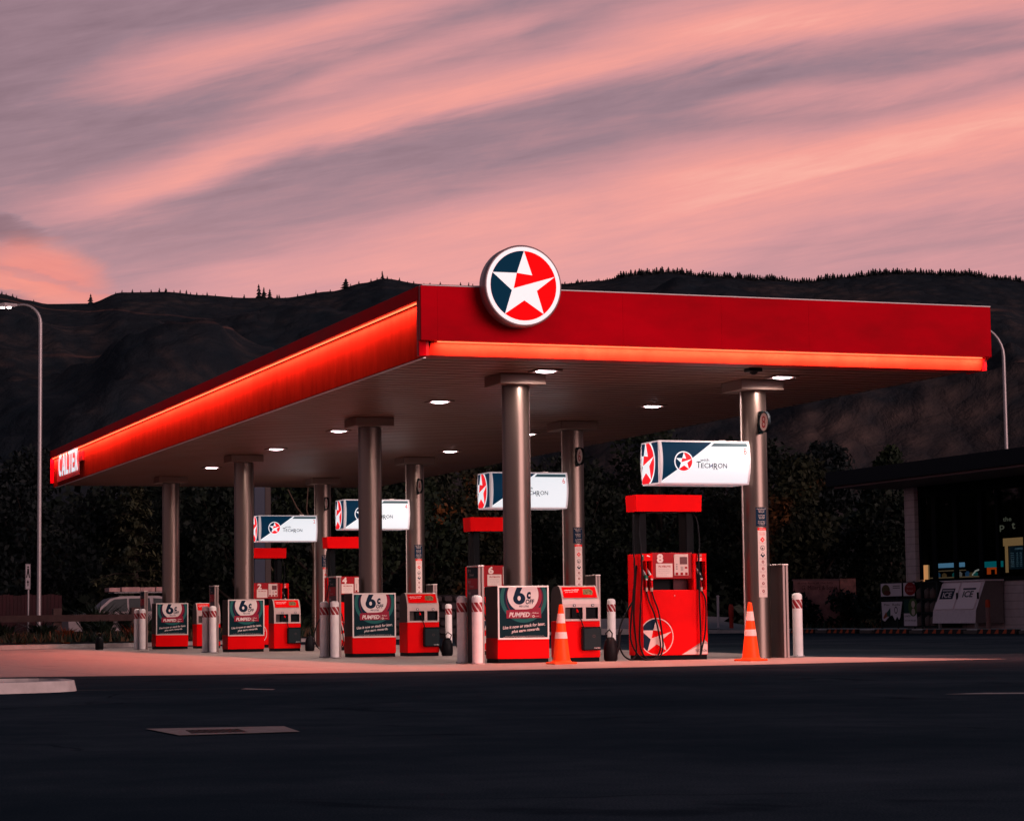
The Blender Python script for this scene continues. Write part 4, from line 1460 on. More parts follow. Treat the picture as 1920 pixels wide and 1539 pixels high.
# gas bottle swap cage with posters
CG_ = empty('gas_cage', (0, 0, 0), 'dark wire cage with food posters on its left half under the shop window', 'cage')
b = M()
CF = mat('cage_frame', (0.016, 0.028, 0.030), 0.5)
b.box((33.12, 42.2, 0.22), (34.1, 46.7, 2.02), mat('cage_shade', (0.006, 0.012, 0.014), 0.7))
for yy in (42.15, 43.35, 43.95, 45.3, 46.65):
    b.box((33.0, yy, 0.17), (33.06, yy + 0.06, 2.06), CF)
for z in (0.22, 0.78, 1.32, 2.0):
    b.box((33.0, 42.15, z), (33.06, 46.7, z + 0.035), CF)
b.build('frame', CG_)
b = M()
POSTW = mat('poster_white', (0.60, 0.54, 0.60), 0.6)
F = Flat(b, (32.99, 46.62, 0), (0, -1, 0), (0, 0, 1), gap=0.006)
F.rc(0.0, 1.48, 1.72, 2.0, POSTW)
F.disc(0.42, 1.74, 0.34, mat('poster_olive', (0.07, 0.06, 0.02), 0.6), 2, ry=0.22)
F.disc(0.55, 1.62, 0.28, mat('poster_brown', (0.09, 0.02, 0.015), 0.6), 3, ry=0.11)
F.rc(1.0, 1.88, 1.6, 1.91, GREYP, 2)
F.rc(1.0, 1.80, 1.6, 1.83, GREYP, 2)
F.build = None
F.rc(1.86, 1.48, 2.75, 2.0, POSTW)
F.disc(2.42, 1.76, 0.45, mat('poster_red', (0.22, 0.006, 0.012), 0.6), 2, ry=0.26)
F.text('Spicy', 2.15, 1.80, 0.10, mat('poster_pink', (0.45, 0.18, 0.18), 0.6), 3, width=0.5)
F.text('Bites', 2.15, 1.64, 0.10, MATS['poster_pink'], 3, width=0.5)
F.poly([(0.02, 1.26), (1.75, 1.26), (1.55, 0.62), (1.45, 0.52), (1.3, 0.66), (1.12, 0.5), (0.9, 0.72), (0.65, 0.66), (0.28, 0.46), (0.08, 0.52)], POSTW)
F.text('Pies', 0.25, 1.10, 0.08, BLACK, 2, width=0.45)
F.text('Rolls', 0.95, 1.10, 0.08, BLACK, 2, width=0.6)
F.poly([(0.42, 0.80), (0.76, 1.02), (0.76, 0.66), (0.5, 0.66)], mat('poster_green', (0.01, 0.07, 0.05), 0.6), 2)
F.poly([(0.15, 0.62), (0.4, 0.86), (0.5, 0.66), (0.2, 0.55)], mat('poster_orange', (0.25, 0.07, 0.03), 0.6), 2)
F.ring(1.22, 0.92, 0.10, 0.14, BLACK, 2, 20)
F.rc(1.86, 0.40, 2.9, 1.34, mat('poster_deepgreen', (0.006, 0.040, 0.034), 0.6), 1)
F.rc(1.86, 0.28, 2.9, 0.78, POSTW, 2)
F.disc(2.62, 1.02, 0.38, mat('poster_leaf', (0.05, 0.10, 0.03), 0.6), 3, ry=0.36)
F.disc(2.64, 1.14, 0.14, mat('poster_cream', (0.42, 0.36, 0.30), 0.6), 4, ry=0.14)
F.disc(2.64, 0.84, 0.14, MATS['poster_cream'], 4, ry=0.14)
F.text('LUNCH', 1.95, 0.64, 0.07, NAVY, 4, width=0.45)
F.text('it is on the go', 1.95, 0.45, 0.09, BLACK, 4, width=0.88)
b.build('posters', CG_)
GB = mat('gas_bottle_paint', (0.10, 0.075, 0.07), 0.5)
k = 0
for zz in (0.28, 0.83, 1.37):
    for yy in (42.55, 42.98, 43.6):
        b = M()
        b.lathe([(0.12, 0), (0.15, 0.05), (0.15, 0.28), (0.10, 0.36), (0.04, 0.38), (0.04, 0.42)], (33.085, yy, zz), GB, 14)
        # bottles stand just behind the wires
        o = b.build('gas_bottle')
        tag(o, '%s dim grey gas bottle on the %s shelf of the wire cage' % ({42.55: 'nearest', 42.98: 'middle', 43.6: 'farthest'}[yy], {0.28: 'bottom', 0.83: 'middle', 1.37: 'top'}[zz]), 'gas bottle', 'gas bottles in the wire cage')

# ice freezer
IF = empty('ice_freezer', (0, 0, 0), 'pale outdoor freezer with two sloping doors reading ICE', 'freezer')
b = M()
FZ = mat('freezer_white', (0.70, 0.62, 0.68), 0.5, var=0.08)
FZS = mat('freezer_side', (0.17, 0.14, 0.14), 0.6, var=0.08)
pr = [(34.1, 0.38), (34.1, 1.98), (33.34, 1.98), (32.9, 0.86), (32.86, 0.38)]
b.prism(pr, 1, 39.1, 42.3, FZ)
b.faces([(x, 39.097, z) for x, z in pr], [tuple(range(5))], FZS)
b.build('cabinet', IF)
b = M()
b.box((33.25, 39.0, 1.985), (34.12, 42.36, 2.04), FZ, 0.01)
b.build('lid', IF)
for y1, tone in ((42.15, 1), (40.62, 0)):
    b = M()
    ud = Vector((0.44, 0, 1.12)).normalized()
    F = Flat(b, (32.92, y1, 0.90), (0, -1, 0), ud, gap=0.01)
    b2 = [F.P(0, 0, 6), F.P(1.38, 0, 6), F.P(1.38, 1.08, 6), F.P(0, 1.08, 6), F.P(0, 0, 0.5), F.P(1.38, 0, 0.5), F.P(1.38, 1.08, 0.5), F.P(0, 1.08, 0.5)]
    b.faces(b2, [(0, 1, 2, 3), (0, 4, 5, 1), (1, 5, 6, 2), (2, 6, 7, 3), (3, 7, 4, 0)], mat('freezer_door', (0.85, 0.74, 0.80), 0.4))
    d_ = b.build('door', IF)
    b = M()
    F = Flat(b, (32.92, y1, 0.90), (0, -1, 0), ud, gap=0.01)
    if tone:
        F.rc(0.15, 0.42, 1.15, 0.86, NAVY, 6.6)
        F.text('ICE', 0.33, 0.48, 0.22, FZ, 7.2, width=0.66, bold=0.02)
        F.rc(0.22, 0.76, 1.08, 0.80, FZ, 7.2)
    else:
        F.text('ICE', 0.30, 0.48, 0.26, NAVY, 6.8, width=0.75, bold=0.02)
        F.rc(0.2, 0.79, 1.15, 0.86, NAVY, 6.8)
    b.build('lettering', d_)
    M().box((33.0, y1 - 1.50, 1.3), (33.06, y1 - 1.45, 1.55), BLACK).build('handle', IF)
for yy in (39.3, 42.0):
    M().box((33.0, yy, 0.17), (33.1, yy + 0.1, 0.38), GALV).build('foot', IF)
tag(M().lathe([(0.085, 0), (0.085, 1.0), (0.06, 1.07)], (0, 0, 0), mat('post_grey_pink', (0.22, 0.12, 0.11), 0.6), 14).build('guard_post', None, (32.75, 38.0, 0.17)),
    'slim bollard with an orange top in front of the ice freezer', 'bollard')
gp = bpy.data.objects['guard_post']
M().lathe([(0.095, 0.80), (0.095, 1.0), (0.07, 1.09)], (0, 0, 0), mat('post_orange', (0.45, 0.055, 0.02), 0.6), 14).build('cap', gp)
# wheel stops in front of the shop
STOPM = mat('stop_rubber', (0.012, 0.014, 0.016), 0.7)
STOPO = mat('stop_orange', (0.45, 0.07, 0.02), 0.6)
STOPG = mat('stop_grey', (0.11, 0.095, 0.09), 0.8)
ys = [(51.8, 49.6), (48.5, 45.9), (44.4, 41.7), (40.6, 37.6), (36.6, 33.9)]
names = ['farthest of the five wheel stops, ending left of the gas cage', 'second wheel stop from the left, before the gas cage', 'middle wheel stop, before the gap of cage and freezer',
         'fourth wheel stop from the left, before the ice freezer', 'nearest wheel stop, cut by the right edge of the photo']
for (y0, y1), lb in zip(ys, names):
    ws = empty('wheel_stop', (31.5, (y0 + y1) / 2, 0), 'orange and black rubber ' + lb, 'wheel stop', 'wheel stops before the shop')
    L = (y0 - y1) / 2
    b = M()
    b.prism([(-0.12, 0.0), (0.12, 0.0), (0.07, 0.17), (-0.07, 0.17)], 1, -L, L, STOPM)
    b.build('bar', ws)
    b = M()
    nn = 5
    for q in range(nn):
        c_ = -L + (q + 0.5) * 2 * L / nn
        b.faces([(-0.124, c_ - 0.17, 0.01), (-0.124, c_ + 0.12, 0.01), (-0.078, c_ + 0.0, 0.165), (-0.078, c_ - 0.12, 0.165)], [(0, 1, 2, 3)], STOPO)
    b.build('chevrons', ws)
b = M()
for i in range(5):
    yy = (ys[i][1] + (ys[i + 1][0] if i < 4 else ys[i][1] - 1.2)) / 2
    b.box((31.42, yy - 0.5, 0), (31.62, yy + 0.5, 0.13), STOPG, 0.01)
tag(b.build('kerb_block'), 'line of plain grey kerb blocks filling the gaps between the wheel stops', 'kerb')

# ------------------------------------------------------------------ the canopy
D = [0.0, 9.158, 20.705, 29.993]
WX = 4.688
XL, XR, YF, YB = -2.814, 7.78, -3.303, 34.9
ZT = 6.18
CP = empty('station_canopy', (0, 0, 0), 'wide flat petrol station canopy with red illuminated fascia on eight round columns', 'canopy')
b = M()
b.box((XL + 0.25, YF + 0.3, 5.17), (XR - 0.1, YB - 0.13, 6.08), mat('canopy_core', (0.10, 0.09, 0.09), 0.7))
b.build('roof_slab', CP)
# soffit of narrow pressed-metal planks running across
b = M()
y = -2.92
V, Fc = [], []
pitch = 0.42
pts = []
while y < 34.6:
    pts += [(y, 5.10), (y + pitch * 0.80, 5.10), (y + pitch * 0.87, 5.145), (y + pitch * 0.99, 5.145)]
    y += pitch
x0, x1 = -2.655, 7.66
for (yy, z) in pts:
    V += [(x0, yy, z), (x1, yy, z)]
b.faces(V, [(2 * i, 2 * i + 1, 2 * i + 3, 2 * i + 2) for i in range(len(pts) - 1)], SOFF)
b.build('soffit', CP)
b = M()
for i in range(int(37.6 / 0.4)):
    yy = -2.9 + i * 0.4
    b.box((7.661, yy, 5.095), (7.70, yy + 0.24, 5.135), CAPM)
b.box((7.70, -2.95, 5.10), (7.76, 34.7, 5.15), mat('edge_trim_dark', (0.05, 0.035, 0.035), 0.6))
b.build('edge_trim', CP)
# front fascia: big upper panels in cassettes, slim lit band tucked below
b = M()
xs = [XL, XL + 0.28, 0.72, 2.53, 4.18, XR]
for i in range(len(xs) - 1):
    b.box((xs[i] + (0.0012 if i else 0), YF, 5.285), (xs[i + 1] - 0.0012, YF + 0.05, ZT - 0.012), REDF)
b.box((XL, YF + 0.052, 5.29), (XR, YF + 0.12, 6.16), DRED)
b.build('front_fascia', CP)
b = M()
b.box((XL + 0.02, YF - 0.012, ZT - 0.010), (XR, YF + 0.16, ZT + 0.006), mat('cap_flashing', (0.75, 0.68, 0.68), 0.4))
b.build('front_flashing', CP)
b = M()
# lit strip: slopes back towards the soffit
b.faces([(-2.60, YF + 0.16, 5.283), (7.72, YF + 0.16, 5.283), (7.68, YF + 0.20, 5.06), (-2.64, YF + 0.20, 5.06)], [(0, 3, 2, 1)], REDLIT)
b.faces([(-2.64, YF + 0.202, 5.06), (7.68, YF + 0.202, 5.06), (7.66, YF + 0.6, 5.06), (-2.62, YF + 0.6, 5.06)], [(0, 1, 2, 3)], mat('trim_red', (0.3, 0.01, 0.01), 0.5))
b.faces([(XL, YF + 0.05, 5.284), (XR, YF + 0.05, 5.284), (XR, YF + 0.17, 5.284), (XL, YF + 0.17, 5.284)], [(3, 2, 1, 0)], DRED)
b.build('front_light_panel', CP)
b = M()
b.faces([(7.70, YF + 0.02, 5.283), (XR, YF + 0.02, 5.283), (XR - 0.02, YF + 0.5, 5.08), (7.68, YF + 0.35, 5.06)], [(0, 1, 2, 3)], DRED)
b.box((7.705, YF + 0.12, 5.05), (XR - 0.03, YF + 0.75, 5.283), DRED)
b.build('front_corner_cheek', CP)
b = M()
b.faces([(XR + 0.002, YF, 5.285), (XR + 0.002, YF + 0.4, 5.285), (XR + 0.002, YF + 0.4, ZT), (XR + 0.002, YF, ZT)], [(0, 1, 2, 3)], REDF)
b.box((7.70, YF + 0.78, 5.16), (XR, YB, ZT - 0.03), REDF)
b.build('right_fascia', CP)
b = M()
b.box((XL, YB - 0.12, 5.16), (XR, YB, ZT - 0.02), REDF)
b.build('rear_fascia', CP)
# left fascia: overhanging dark band on top, tall lit panel beneath
b = M()
b.box((XL, YF + 0.165, 5.95), (XL + 0.12, YB, ZT), REDF, 0.004)
b.faces([(XL, YF + 0.165, 5.948), (XL + 0.13, YF + 0.165, 5.948), (XL + 0.13, YB, 5.948), (XL, YB, 5.948)], [(3, 2, 1, 0)], DRED)
b.build('left_top_band', CP)
b = M()
yp = [YF + 0.34, 2.2, 7.4, 12.6, 17.8, 23.0, 28.2, YB - 0.02]
for i in range(len(yp) - 1):
    ya, yb_ = yp[i] + 0.004, yp[i + 1] - 0.004
    b.box((XL + 0.11, ya, 5.04), (XL + 0.15, yb_, 5.946), REDLIT, 0.003)
b.box((XL + 0.152, YF + 0.34, 5.05), (XL + 0.2, YB - 0.1, 5.94), DRED)
b.build('left_light_panel', CP)
b = M()
b.box((XL + 0.002, YF + 0.125, 5.04), (XL + 0.12, YF + 0.16, 5.94), REDF)
b.box((XL + 0.03, YF + 0.165, 5.05), (XL + 0.18, YF + 0.33, 5.946), DRED)
b.build('corner_panel', CP)
b = M()
b.box((XL + 0.13, -3.0, 5.02), (XL + 0.17, YB - 0.2, 5.036), mat('lower_flashing', (0.55, 0.5, 0.5), 0.35, metal=0.6))
b.build('left_flashing', CP)

# LED battens of the canopy edge (they are what lights the red panels)
bat = M()
segs = []
yy = YF + 0.42
rng = random.Random(21)
while yy < YB - 1.0:
    L = 2.28
    segs.append((yy, min(yy + L, YB - 0.1)))
    yy += L + 0.01
for a, c_ in segs:
    bat.box((XL + 0.055, a, 5.925), (XL + 0.085, c_, 5.942), STRIPM)
bat.build('left_led_batten', CP)
batf = M()
xx = -2.5
fsegs = []
while xx < 7.5:
    fsegs.append((xx, min(xx + 1.62, 7.66)))
    xx += 1.63
for a, c_ in fsegs:
    batf.box((a, YF + 0.115, 5.268), (c_, YF + 0.135, 5.281), STRIPM)
batf.build('front_led_batten', CP)


def area(name, loc, sx, sy, power, col, direction, spread=180):
    l = bpy.data.lights.new(name, 'AREA')
    l.shape = 'RECTANGLE'
    l.size, l.size_y = sx, sy
    l.energy = power
    l.color = col
    l.spread = math.radians(spread)
    o = bpy.data.objects.new(name, l)
    COL.objects.link(o)
    o.location = loc
    z = -Vector(direction).normalized()
    xax = Vector((1, 0, 0)) if abs(z.x) < 0.9 and sx >= sy and name != 'left_strip_light' else Vector((0, 1, 0))
    yax = z.cross(xax).normalized()
    xax = yax.cross(z).normalized()
    mt = Matrix((xax, yax, z)).transposed().to_4x4()
    mt.translation = loc
    o.matrix_world = mt
    return o


STRIPC = (1.0, 0.20, 0.14)
for i, (a, c_) in enumerate(segs):
    k = rng.uniform(0.82, 1.15)
    area('left_strip_light', (XL + 0.045, (a + c_) / 2, 5.915), c_ - a, 0.03, 44.0 * k * (c_ - a), STRIPC, (0.04, 0, -1), 160)
for i, (a, c_) in enumerate(fsegs):
    k = rng.uniform(0.88, 1.1)
    area('front_strip_light', ((a + c_) / 2, YF + 0.085, 5.262), c_ - a, 0.025, 74.0 * k * (c_ - a), STRIPC, (0, 0.32, -1), 160)

# columns with their heads, conduit, notices
def column(x, y, rear):
    b = M()
    b.lathe([(0.246, 0.0), (0.246, 4.9)], (0, 0, 0), COLM, 40)
    c = b.build('column', CP, (x, y, 0.004))
    b = M()
    b.box((-0.43, -0.43, 4.91), (0.43, 0.43, 5.09), CAPM, 0.006)
    b.build('column_head', c)
    b = M()
    if rear:
        b.tube([(-0.258, -0.02, 0.1), (-0.258, -0.02, 4.9)], 0.014, ALU, 8)
        b.build('conduit', c)
    else:
        b.tube([(0.252, -0.03, 1.0), (0.252, -0.03, 4.9)], 0.010, GREYP, 8)
        b.build('conduit', c)
    return c


def notices(c):
    """safety notices wrapped on the camera-right side of the rear columns"""
    R = 0.249
    def wrap(a0):
        return lambda u, w_: 0
    for nm in ('rules_notice', 'warning_notice'):
        b = M()
        def P(u, z, l=0):
            a = math.radians(-90 - 21) + u / R
            r = R + 0.002 * l
            return (r * math.cos(a), r * math.sin(a), z)
        def rc(u0, z0, u1, z1, m, l):
            n = max(1, int((u1 - u0) / 0.03))
            for i in range(n):
                a, c_ = u0 + (u1 - u0) * i / n, u0 + (u1 - u0) * (i + 1) / n
                b.faces([P(a, z0, l), P(c_, z0, l), P(c_, z1, l), P(a, z1, l)], [(0, 1, 2, 3)], m)
        def tx(s_, u, z, h, wd, m, l):
            vs, fs, asp = text_geo(s_)
            b.faces([P(u + a_ * wd, z + b_ * h, l) for a_, b_ in vs], fs, m)
        if nm == 'rules_notice':
            rc(-0.02, 2.40, 0.225, 2.76, GREYP, 1)
            rc(-0.008, 2.412, 0.213, 2.748, NAVY, 2)
            lines = ['PLEASE SWITCH OFF', 'ENGINE WHEN', 'REFUELLING', '', 'DO NOT LEAVE', 'YOUR VEHICLE', 'UNATTENDED', '', 'NO CONTAINERS', 'OVER 20 LITRES', 'ON VEHICLES']
            for i, s_ in enumerate(lines):
                if s_:
                    wd = 0.011 * len(s_)
                    tx(s_, 0.1025 - wd / 2, 2.715 - i * 0.0285, 0.017, wd, PALE, 3)
        else:
            rc(0.02, 1.11, 0.20, 2.33, PALE, 1)
            rc(0.02, 2.33, 0.20, 2.375, RED, 1)
            tx('WARNING', 0.045, 2.341, 0.022, 0.13, WHITE, 2)
            tx('No smoking', 0.055, 2.285, 0.016, 0.11, RED, 2)
            tx('Flammable', 0.05, 2.262, 0.016, 0.12, RED, 2)
            tx('Liquid', 0.07, 2.239, 0.016, 0.08, RED, 2)
            def ds(u, z, r, m, l, k=4):
                V = [P(u + r * math.cos(2 * math.pi * q / k + math.pi / 2 * (k == 4)), z + r * math.sin(2 * math.pi * q / k + math.pi / 2 * (k == 4)), l) for q in range(k)]
                b.faces(V, [tuple(range(k))], m)
            ds(0.11, 2.16, 0.05, RED, 2); ds(0.11, 2.16, 0.02, PALE, 3)
            ds(0.11, 2.01, 0.046, GREYP, 2, 16); ds(0.11, 2.01, 0.036, PALE, 3, 16); ds(0.105, 2.0, 0.02, BLACK, 4)
            ds(0.11, 1.88, 0.05, NAVY, 2); ds(0.11, 1.895, 0.02, PALE, 3, 12)
            for q, z in enumerate((1.755, 1.63, 1.50, 1.36, 1.22)):
                ds(0.11, z, 0.027, mat('notice_icon', (0.30, 0.06, 0.06), 0.5), 2, 14)
                ds(0.11, z, 0.012, PALE, 3, 8)
            for z, s_ in ((2.095, 'Danger'), (1.935, 'No phones'), (1.82, 'Static risk'), (1.80, 'Touch metal'), (1.70, 'Stop engine'), (1.682, 'when filling'), (1.575, 'Stay with'), (1.557, 'the vehicle'),
                          (1.445, 'Report'), (1.427, 'any spill'), (1.31, 'Approved'), (1.292, 'containers'), (1.17, 'In emergency')):
                tx(s_, 0.045, z, 0.011, 0.13, mat('notice_ink', (0.35, 0.16, 0.15), 0.5), 2)
        b.build(nm, c)


cols_back = []
for k in range(4):
    column(0, D[k], False)
for k in range(4):
    c = column(WX, D[k], True)
    notices(c)

# canopy camera dome
b = M()
b.box((3.52, -2.30, 5.03), (3.78, -2.08, 5.095), DARKBOX, 0.01)
b.lathe([(0.03, -0.02), (0.07, 0.01), (0.08, 0.04)], (3.65, -2.2, 5.0), DARKBOX, 12)
tag(b.build('security_camera'), 'small dark camera housing under the front edge of the canopy', 'camera')

# recessed soffit lamps
LY = [-1.0, 4.93, 12.3, 18.05, 25.35, 31.0]
rown = ['nearest', 'second', 'third', 'fourth', 'fifth', 'farthest']
proto = None
for side, lx in (('front row', 0.2), ('rear row', 4.80)):
    for i, ly in enumerate(LY):
        lb = '%s glowing lamp of the canopy %s counted from the star sign' % (rown[i], side)
        if proto is None:
            proto = empty('canopy_lamp', (lx, ly, 5.1), lb, 'ceiling lamp', 'glowing lamps set in the canopy soffit')
            b = M()
            for (a, c_, d_, e_) in ((-0.24, -0.24, 0.24, -0.185), (-0.24, 0.185, 0.24, 0.24), (-0.24, -0.185, -0.185, 0.185), (0.185, -0.185, 0.24, 0.185)):
                b.box((a, c_, -0.028), (d_, e_, -0.002), CAPM, 0.003)
            b.build('frame', proto)
            b = M()
            b.lathe([(0.015, -0.046), (0.09, -0.043), (0.145, -0.034), (0.172, -0.020), (0.18, -0.004)], (0, 0, 0), LAMPM, 24)
            b.build('diffuser', proto)
            l = proto
        else:
            l = copy_tree(proto)
            l.location = (lx, ly, 5.1)
            l['label'] = lb
        o = area('canopy_lamp_light', (lx, ly, 5.046), 0.28, 0.28, 108.0, (1.0, 0.73, 0.64), (0, 0, -1), 165)

# star sign standing on the front fascia
ST = empty('star_sign', (-1.17, YF - 0.03, 6.175), 'round illuminated star emblem sign rising over the front fascia', 'sign')
b = M()
b.lathe([(0.655, -0.12), (0.672, -0.10), (0.672, 0.13), (0.655, 0.155), (0.64, 0.16), (0.64, 0.15)], (0, 0, 0), DRUM, 64)
for i, v in enumerate(b.v):
    b.v[i] = (v[0], -v[2] - 0.16, v[1])
b.build('drum', ST)
b = M()
F = Flat(b, (0, -0.322, 0), (1, 0, 0), (0, 0, 1), gap=0.003)
F.disc(0, 0, 0.638, STARW, 0, 72)
F.star(0, 0, 0.572, STARN, STARR, STARW, 1)
b.build('emblem_face', ST)
M().box((-0.3, -0.05, -0.35), (0.3, 0.025, 0.35), DRUM).build('bracket', ST)

# station name letters at the far end of the left side
LT_ = empty('name_letters', (XL + 0.105, 33.5, 5.29), 'white illuminated station name letters at the far end of the red left fascia', 'lettering')
b = M()
F = Flat(b, (-0.06, 0, 0), (0, -1, 0), (0, 0, 1), gap=0.003)
xs_ = 0.0
word = 'CALTEX'
LH, LW, LG = 0.62, 0.66, 0.20
def lets():
    T_ = 0.15
    u = 0.0
    out = []
    # C
    for k in range(14):
        a0, a1 = math.radians(50 + 260 * k / 14), math.radians(50 + 260 * (k + 1) / 14)
        R0_, R1_ = 0.33, 0.19
        out.append([(u + 0.34 + R1_ * math.cos(a0), 0.31 + 0.20 * math.sin(a0)), (u + 0.34 + R0_ * math.cos(a0), 0.31 + 0.31 * math.sin(a0)),
                    (u + 0.34 + R0_ * math.cos(a1), 0.31 + 0.31 * math.sin(a1)), (u + 0.34 + R1_ * math.cos(a1), 0.31 + 0.20 * math.sin(a1))])
    u += 0.72
    # A without bar, as a chevron with a small crossbar
    out.append([(u, 0), (u + 0.16, 0), (u + 0.40, 0.62), (u + 0.28, 0.62)])
    out.append([(u + 0.52, 0), (u + 0.68, 0), (u + 0.40, 0.62), (u + 0.28, 0.62)])
    out.append([(u + 0.22, 0.13), (u + 0.48, 0.13), (u + 0.44, 0.23), (u + 0.26, 0.23)])
    u += 0.80
    out.append([(u, 0), (u + T_, 0), (u + T_, 0.62), (u, 0.62)])
    out.append([(u, 0), (u + 0.48, 0), (u + 0.48, 0.11), (u, 0.11)])
    u += 0.55
    out.append([(u, 0.51), (u + 0.56, 0.51), (u + 0.56, 0.62), (u, 0.62)])
    out.append([(u + 0.205, 0), (u + 0.355, 0), (u + 0.355, 0.62), (u + 0.205, 0.62)])
    u += 0.66
    out.append([(u, 0), (u + T_, 0), (u + T_, 0.62), (u, 0.62)])
    for z in (0, 0.255, 0.51):
        out.append([(u, z), (u + 0.48, z), (u + 0.48, z + 0.11), (u, z + 0.11)])
    u += 0.56
    out.append([(u, 0), (u + 0.17, 0), (u + 0.62, 0.62), (u + 0.45, 0.62)])
    out.append([(u + 0.45, 0), (u + 0.62, 0), (u + 0.17, 0.62), (u, 0.62)])
    u += 0.66
    return out, u
polys, total = lets()
for p in polys:
    F.m.faces([F.P(u, w_, 0) for u, w_ in p] + [F.P(u, w_, -4) for u, w_ in p], [(0, 1, 2, 3), (0, 4, 5, 1), (1, 5, 6, 2), (2, 6, 7, 3), (3, 7, 4, 0)], LETM)
lo = b.build('letters', LT_)
LT_.scale = (1, 0.89, 1.1)
M().box((-0.015, -4.0, -0.12), (0.0, 0.6, 0.52), mat('letter_backing', (0.55, 0.01, 0.012), 0.4)).build('backing_panel', LT_)
M().box((-0.04, -4.85, 0.22), (0.0, -4.0, 0.46), DRED).build('housing', LT_)

# ------------------------------------------------------------------ island furniture
ordn = ['nearest', 'second', 'third', 'farthest']
# bollards
def make_bollard():
    t_ = empty('bollard')
    b = M()
    b.lathe([(0.093, 0.0), (0.093, 0.90)], (0, 0, 0), WPAINT, 28)
    b.build('post', t_)
    b = M()
    b.lathe([(0.0945, 0.90), (0.0945, 1.065)], (0, 0, 0), MATS['hazard_band'], 28)
    b.build('reflective_band', t_)
    b = M()
    b.lathe([(0.093, 1.065), (0.094, 1.13), (0.086, 1.16), (0.065, 1.182), (0.03, 1.19)], (0, 0, 0), WPAINT, 28)
    b.build('cap', t_)
    b = M()
    b.lathe([(0.12, 0.0), (0.12, 0.012), (0.093, 0.014)], (0, 0, 0), GALV, 28)
    for a in range(4):
        x_, y_ = 0.108 * math.cos(a * 1.57 + 0.8), 0.108 * math.sin(a * 1.57 + 0.8)
        b.cyl((x_, y_, 0.01), (x_, y_, 0.03), 0.009, 0.009, GALV, 6)
    b.build('base_flange', t_)
    return t_


pb = None
for k in range(4):
    for nm, (ox, oy) in (('front', (-0.926, -0.463)), ('back', (-0.93, 0.345)), ('end', (5.78, 0.53))):
        if pb is None:
            pb = make_bollard()
            o = pb
        else:
            o = copy_tree(pb)
        o.location = (ox, D[k] + oy, 0.004)
        o.rotation_euler = (0, 0, (0.0, 0.35, 0.2)[('front', 'back', 'end').index(nm)])
        pl = {'front': 'right-hand white bollard of the pair at the left end of the %s island',
              'back': 'left-hand white bollard of the pair at the left end of the %s island',
              'end': 'white bollard standing alone at the right end of the %s island'}[nm] % ordn[k]
        tag(o, pl, 'bollard', 'white bollards with red striped bands')


# price totems: deep metal posts with fuel grade panels on the left flank
def make_totem():
    t_ = empty('fuel_grade_post')
    b = M()
    b.box((-0.05, -0.28, 0), (0.05, 0.28, 1.68), GREYP, 0.003)
    b.build('core', t_)
    b = M()
    b.box((-0.055, -0.305, 0), (-0.008, -0.275, 1.69), STEEL, 0.004)
    b.box((0.008, -0.305, 0), (0.055, -0.275, 1.69), STEEL, 0.004)
    b.box((-0.06, -0.31, 1.69), (0.06, 0.31, 1.715), ALU, 0.004)
    b.box((-0.055, 0.285, 0), (0.055, 0.305, 1.69), STEEL, 0.004)
    b.build('extrusion', t_)
    return t_


def totem_face(t_):
    b = M()
    F = Flat(b, (-0.051, 0.275, 0), (0, -1, 0), (0, 0, 1), gap=0.002)
    for z0, z1, m, a, c_ in ((1.50, 1.68, DTEAL, '91', 'Diesel'), (1.30, 1.485, mat('grade_red', (0.30, 0.004, 0.012), 0.45), '95', 'Premium'), (1.10, 1.285, mat('grade_grey', (0.07, 0.055, 0.065), 0.45), '98', 'Petrol')):
        F.rc(0.01, z0, 0.54, z1, m, 1)
        F.text(a, 0.03, z0 + 0.10, 0.05, mat('grade_ink', (0.35, 0.33, 0.34), 0.5), 2, width=0.14)
        F.text(c_, 0.12, z0 + 0.03, 0.045, MATS['grade_ink'], 2, width=0.22)
    b.build('grade_panels', t_)


tp = None
for k in range(4):
    for nm, ox in (('left', -0.79), ('right', 5.13)):
        if nm == 'left':
            if tp is None:
                tp = make_totem()
                totem_face(tp)
                o = tp
            else:
                o = copy_tree(tp)
            lb = 'narrow metal post with coloured fuel grade panels beside the bollard pair of the %s island' % ordn[k]
        else:
            if k == 0:
                tr = make_totem()
                o = tr
            else:
                o = copy_tree(tr)
            lb = 'plain brushed metal post right of the rear column of the %s island' % ordn[k]
        o.location = (ox, D[k], 0.004)
        tag(o, lb, 'metal post', 'deep metal posts at the island ends')


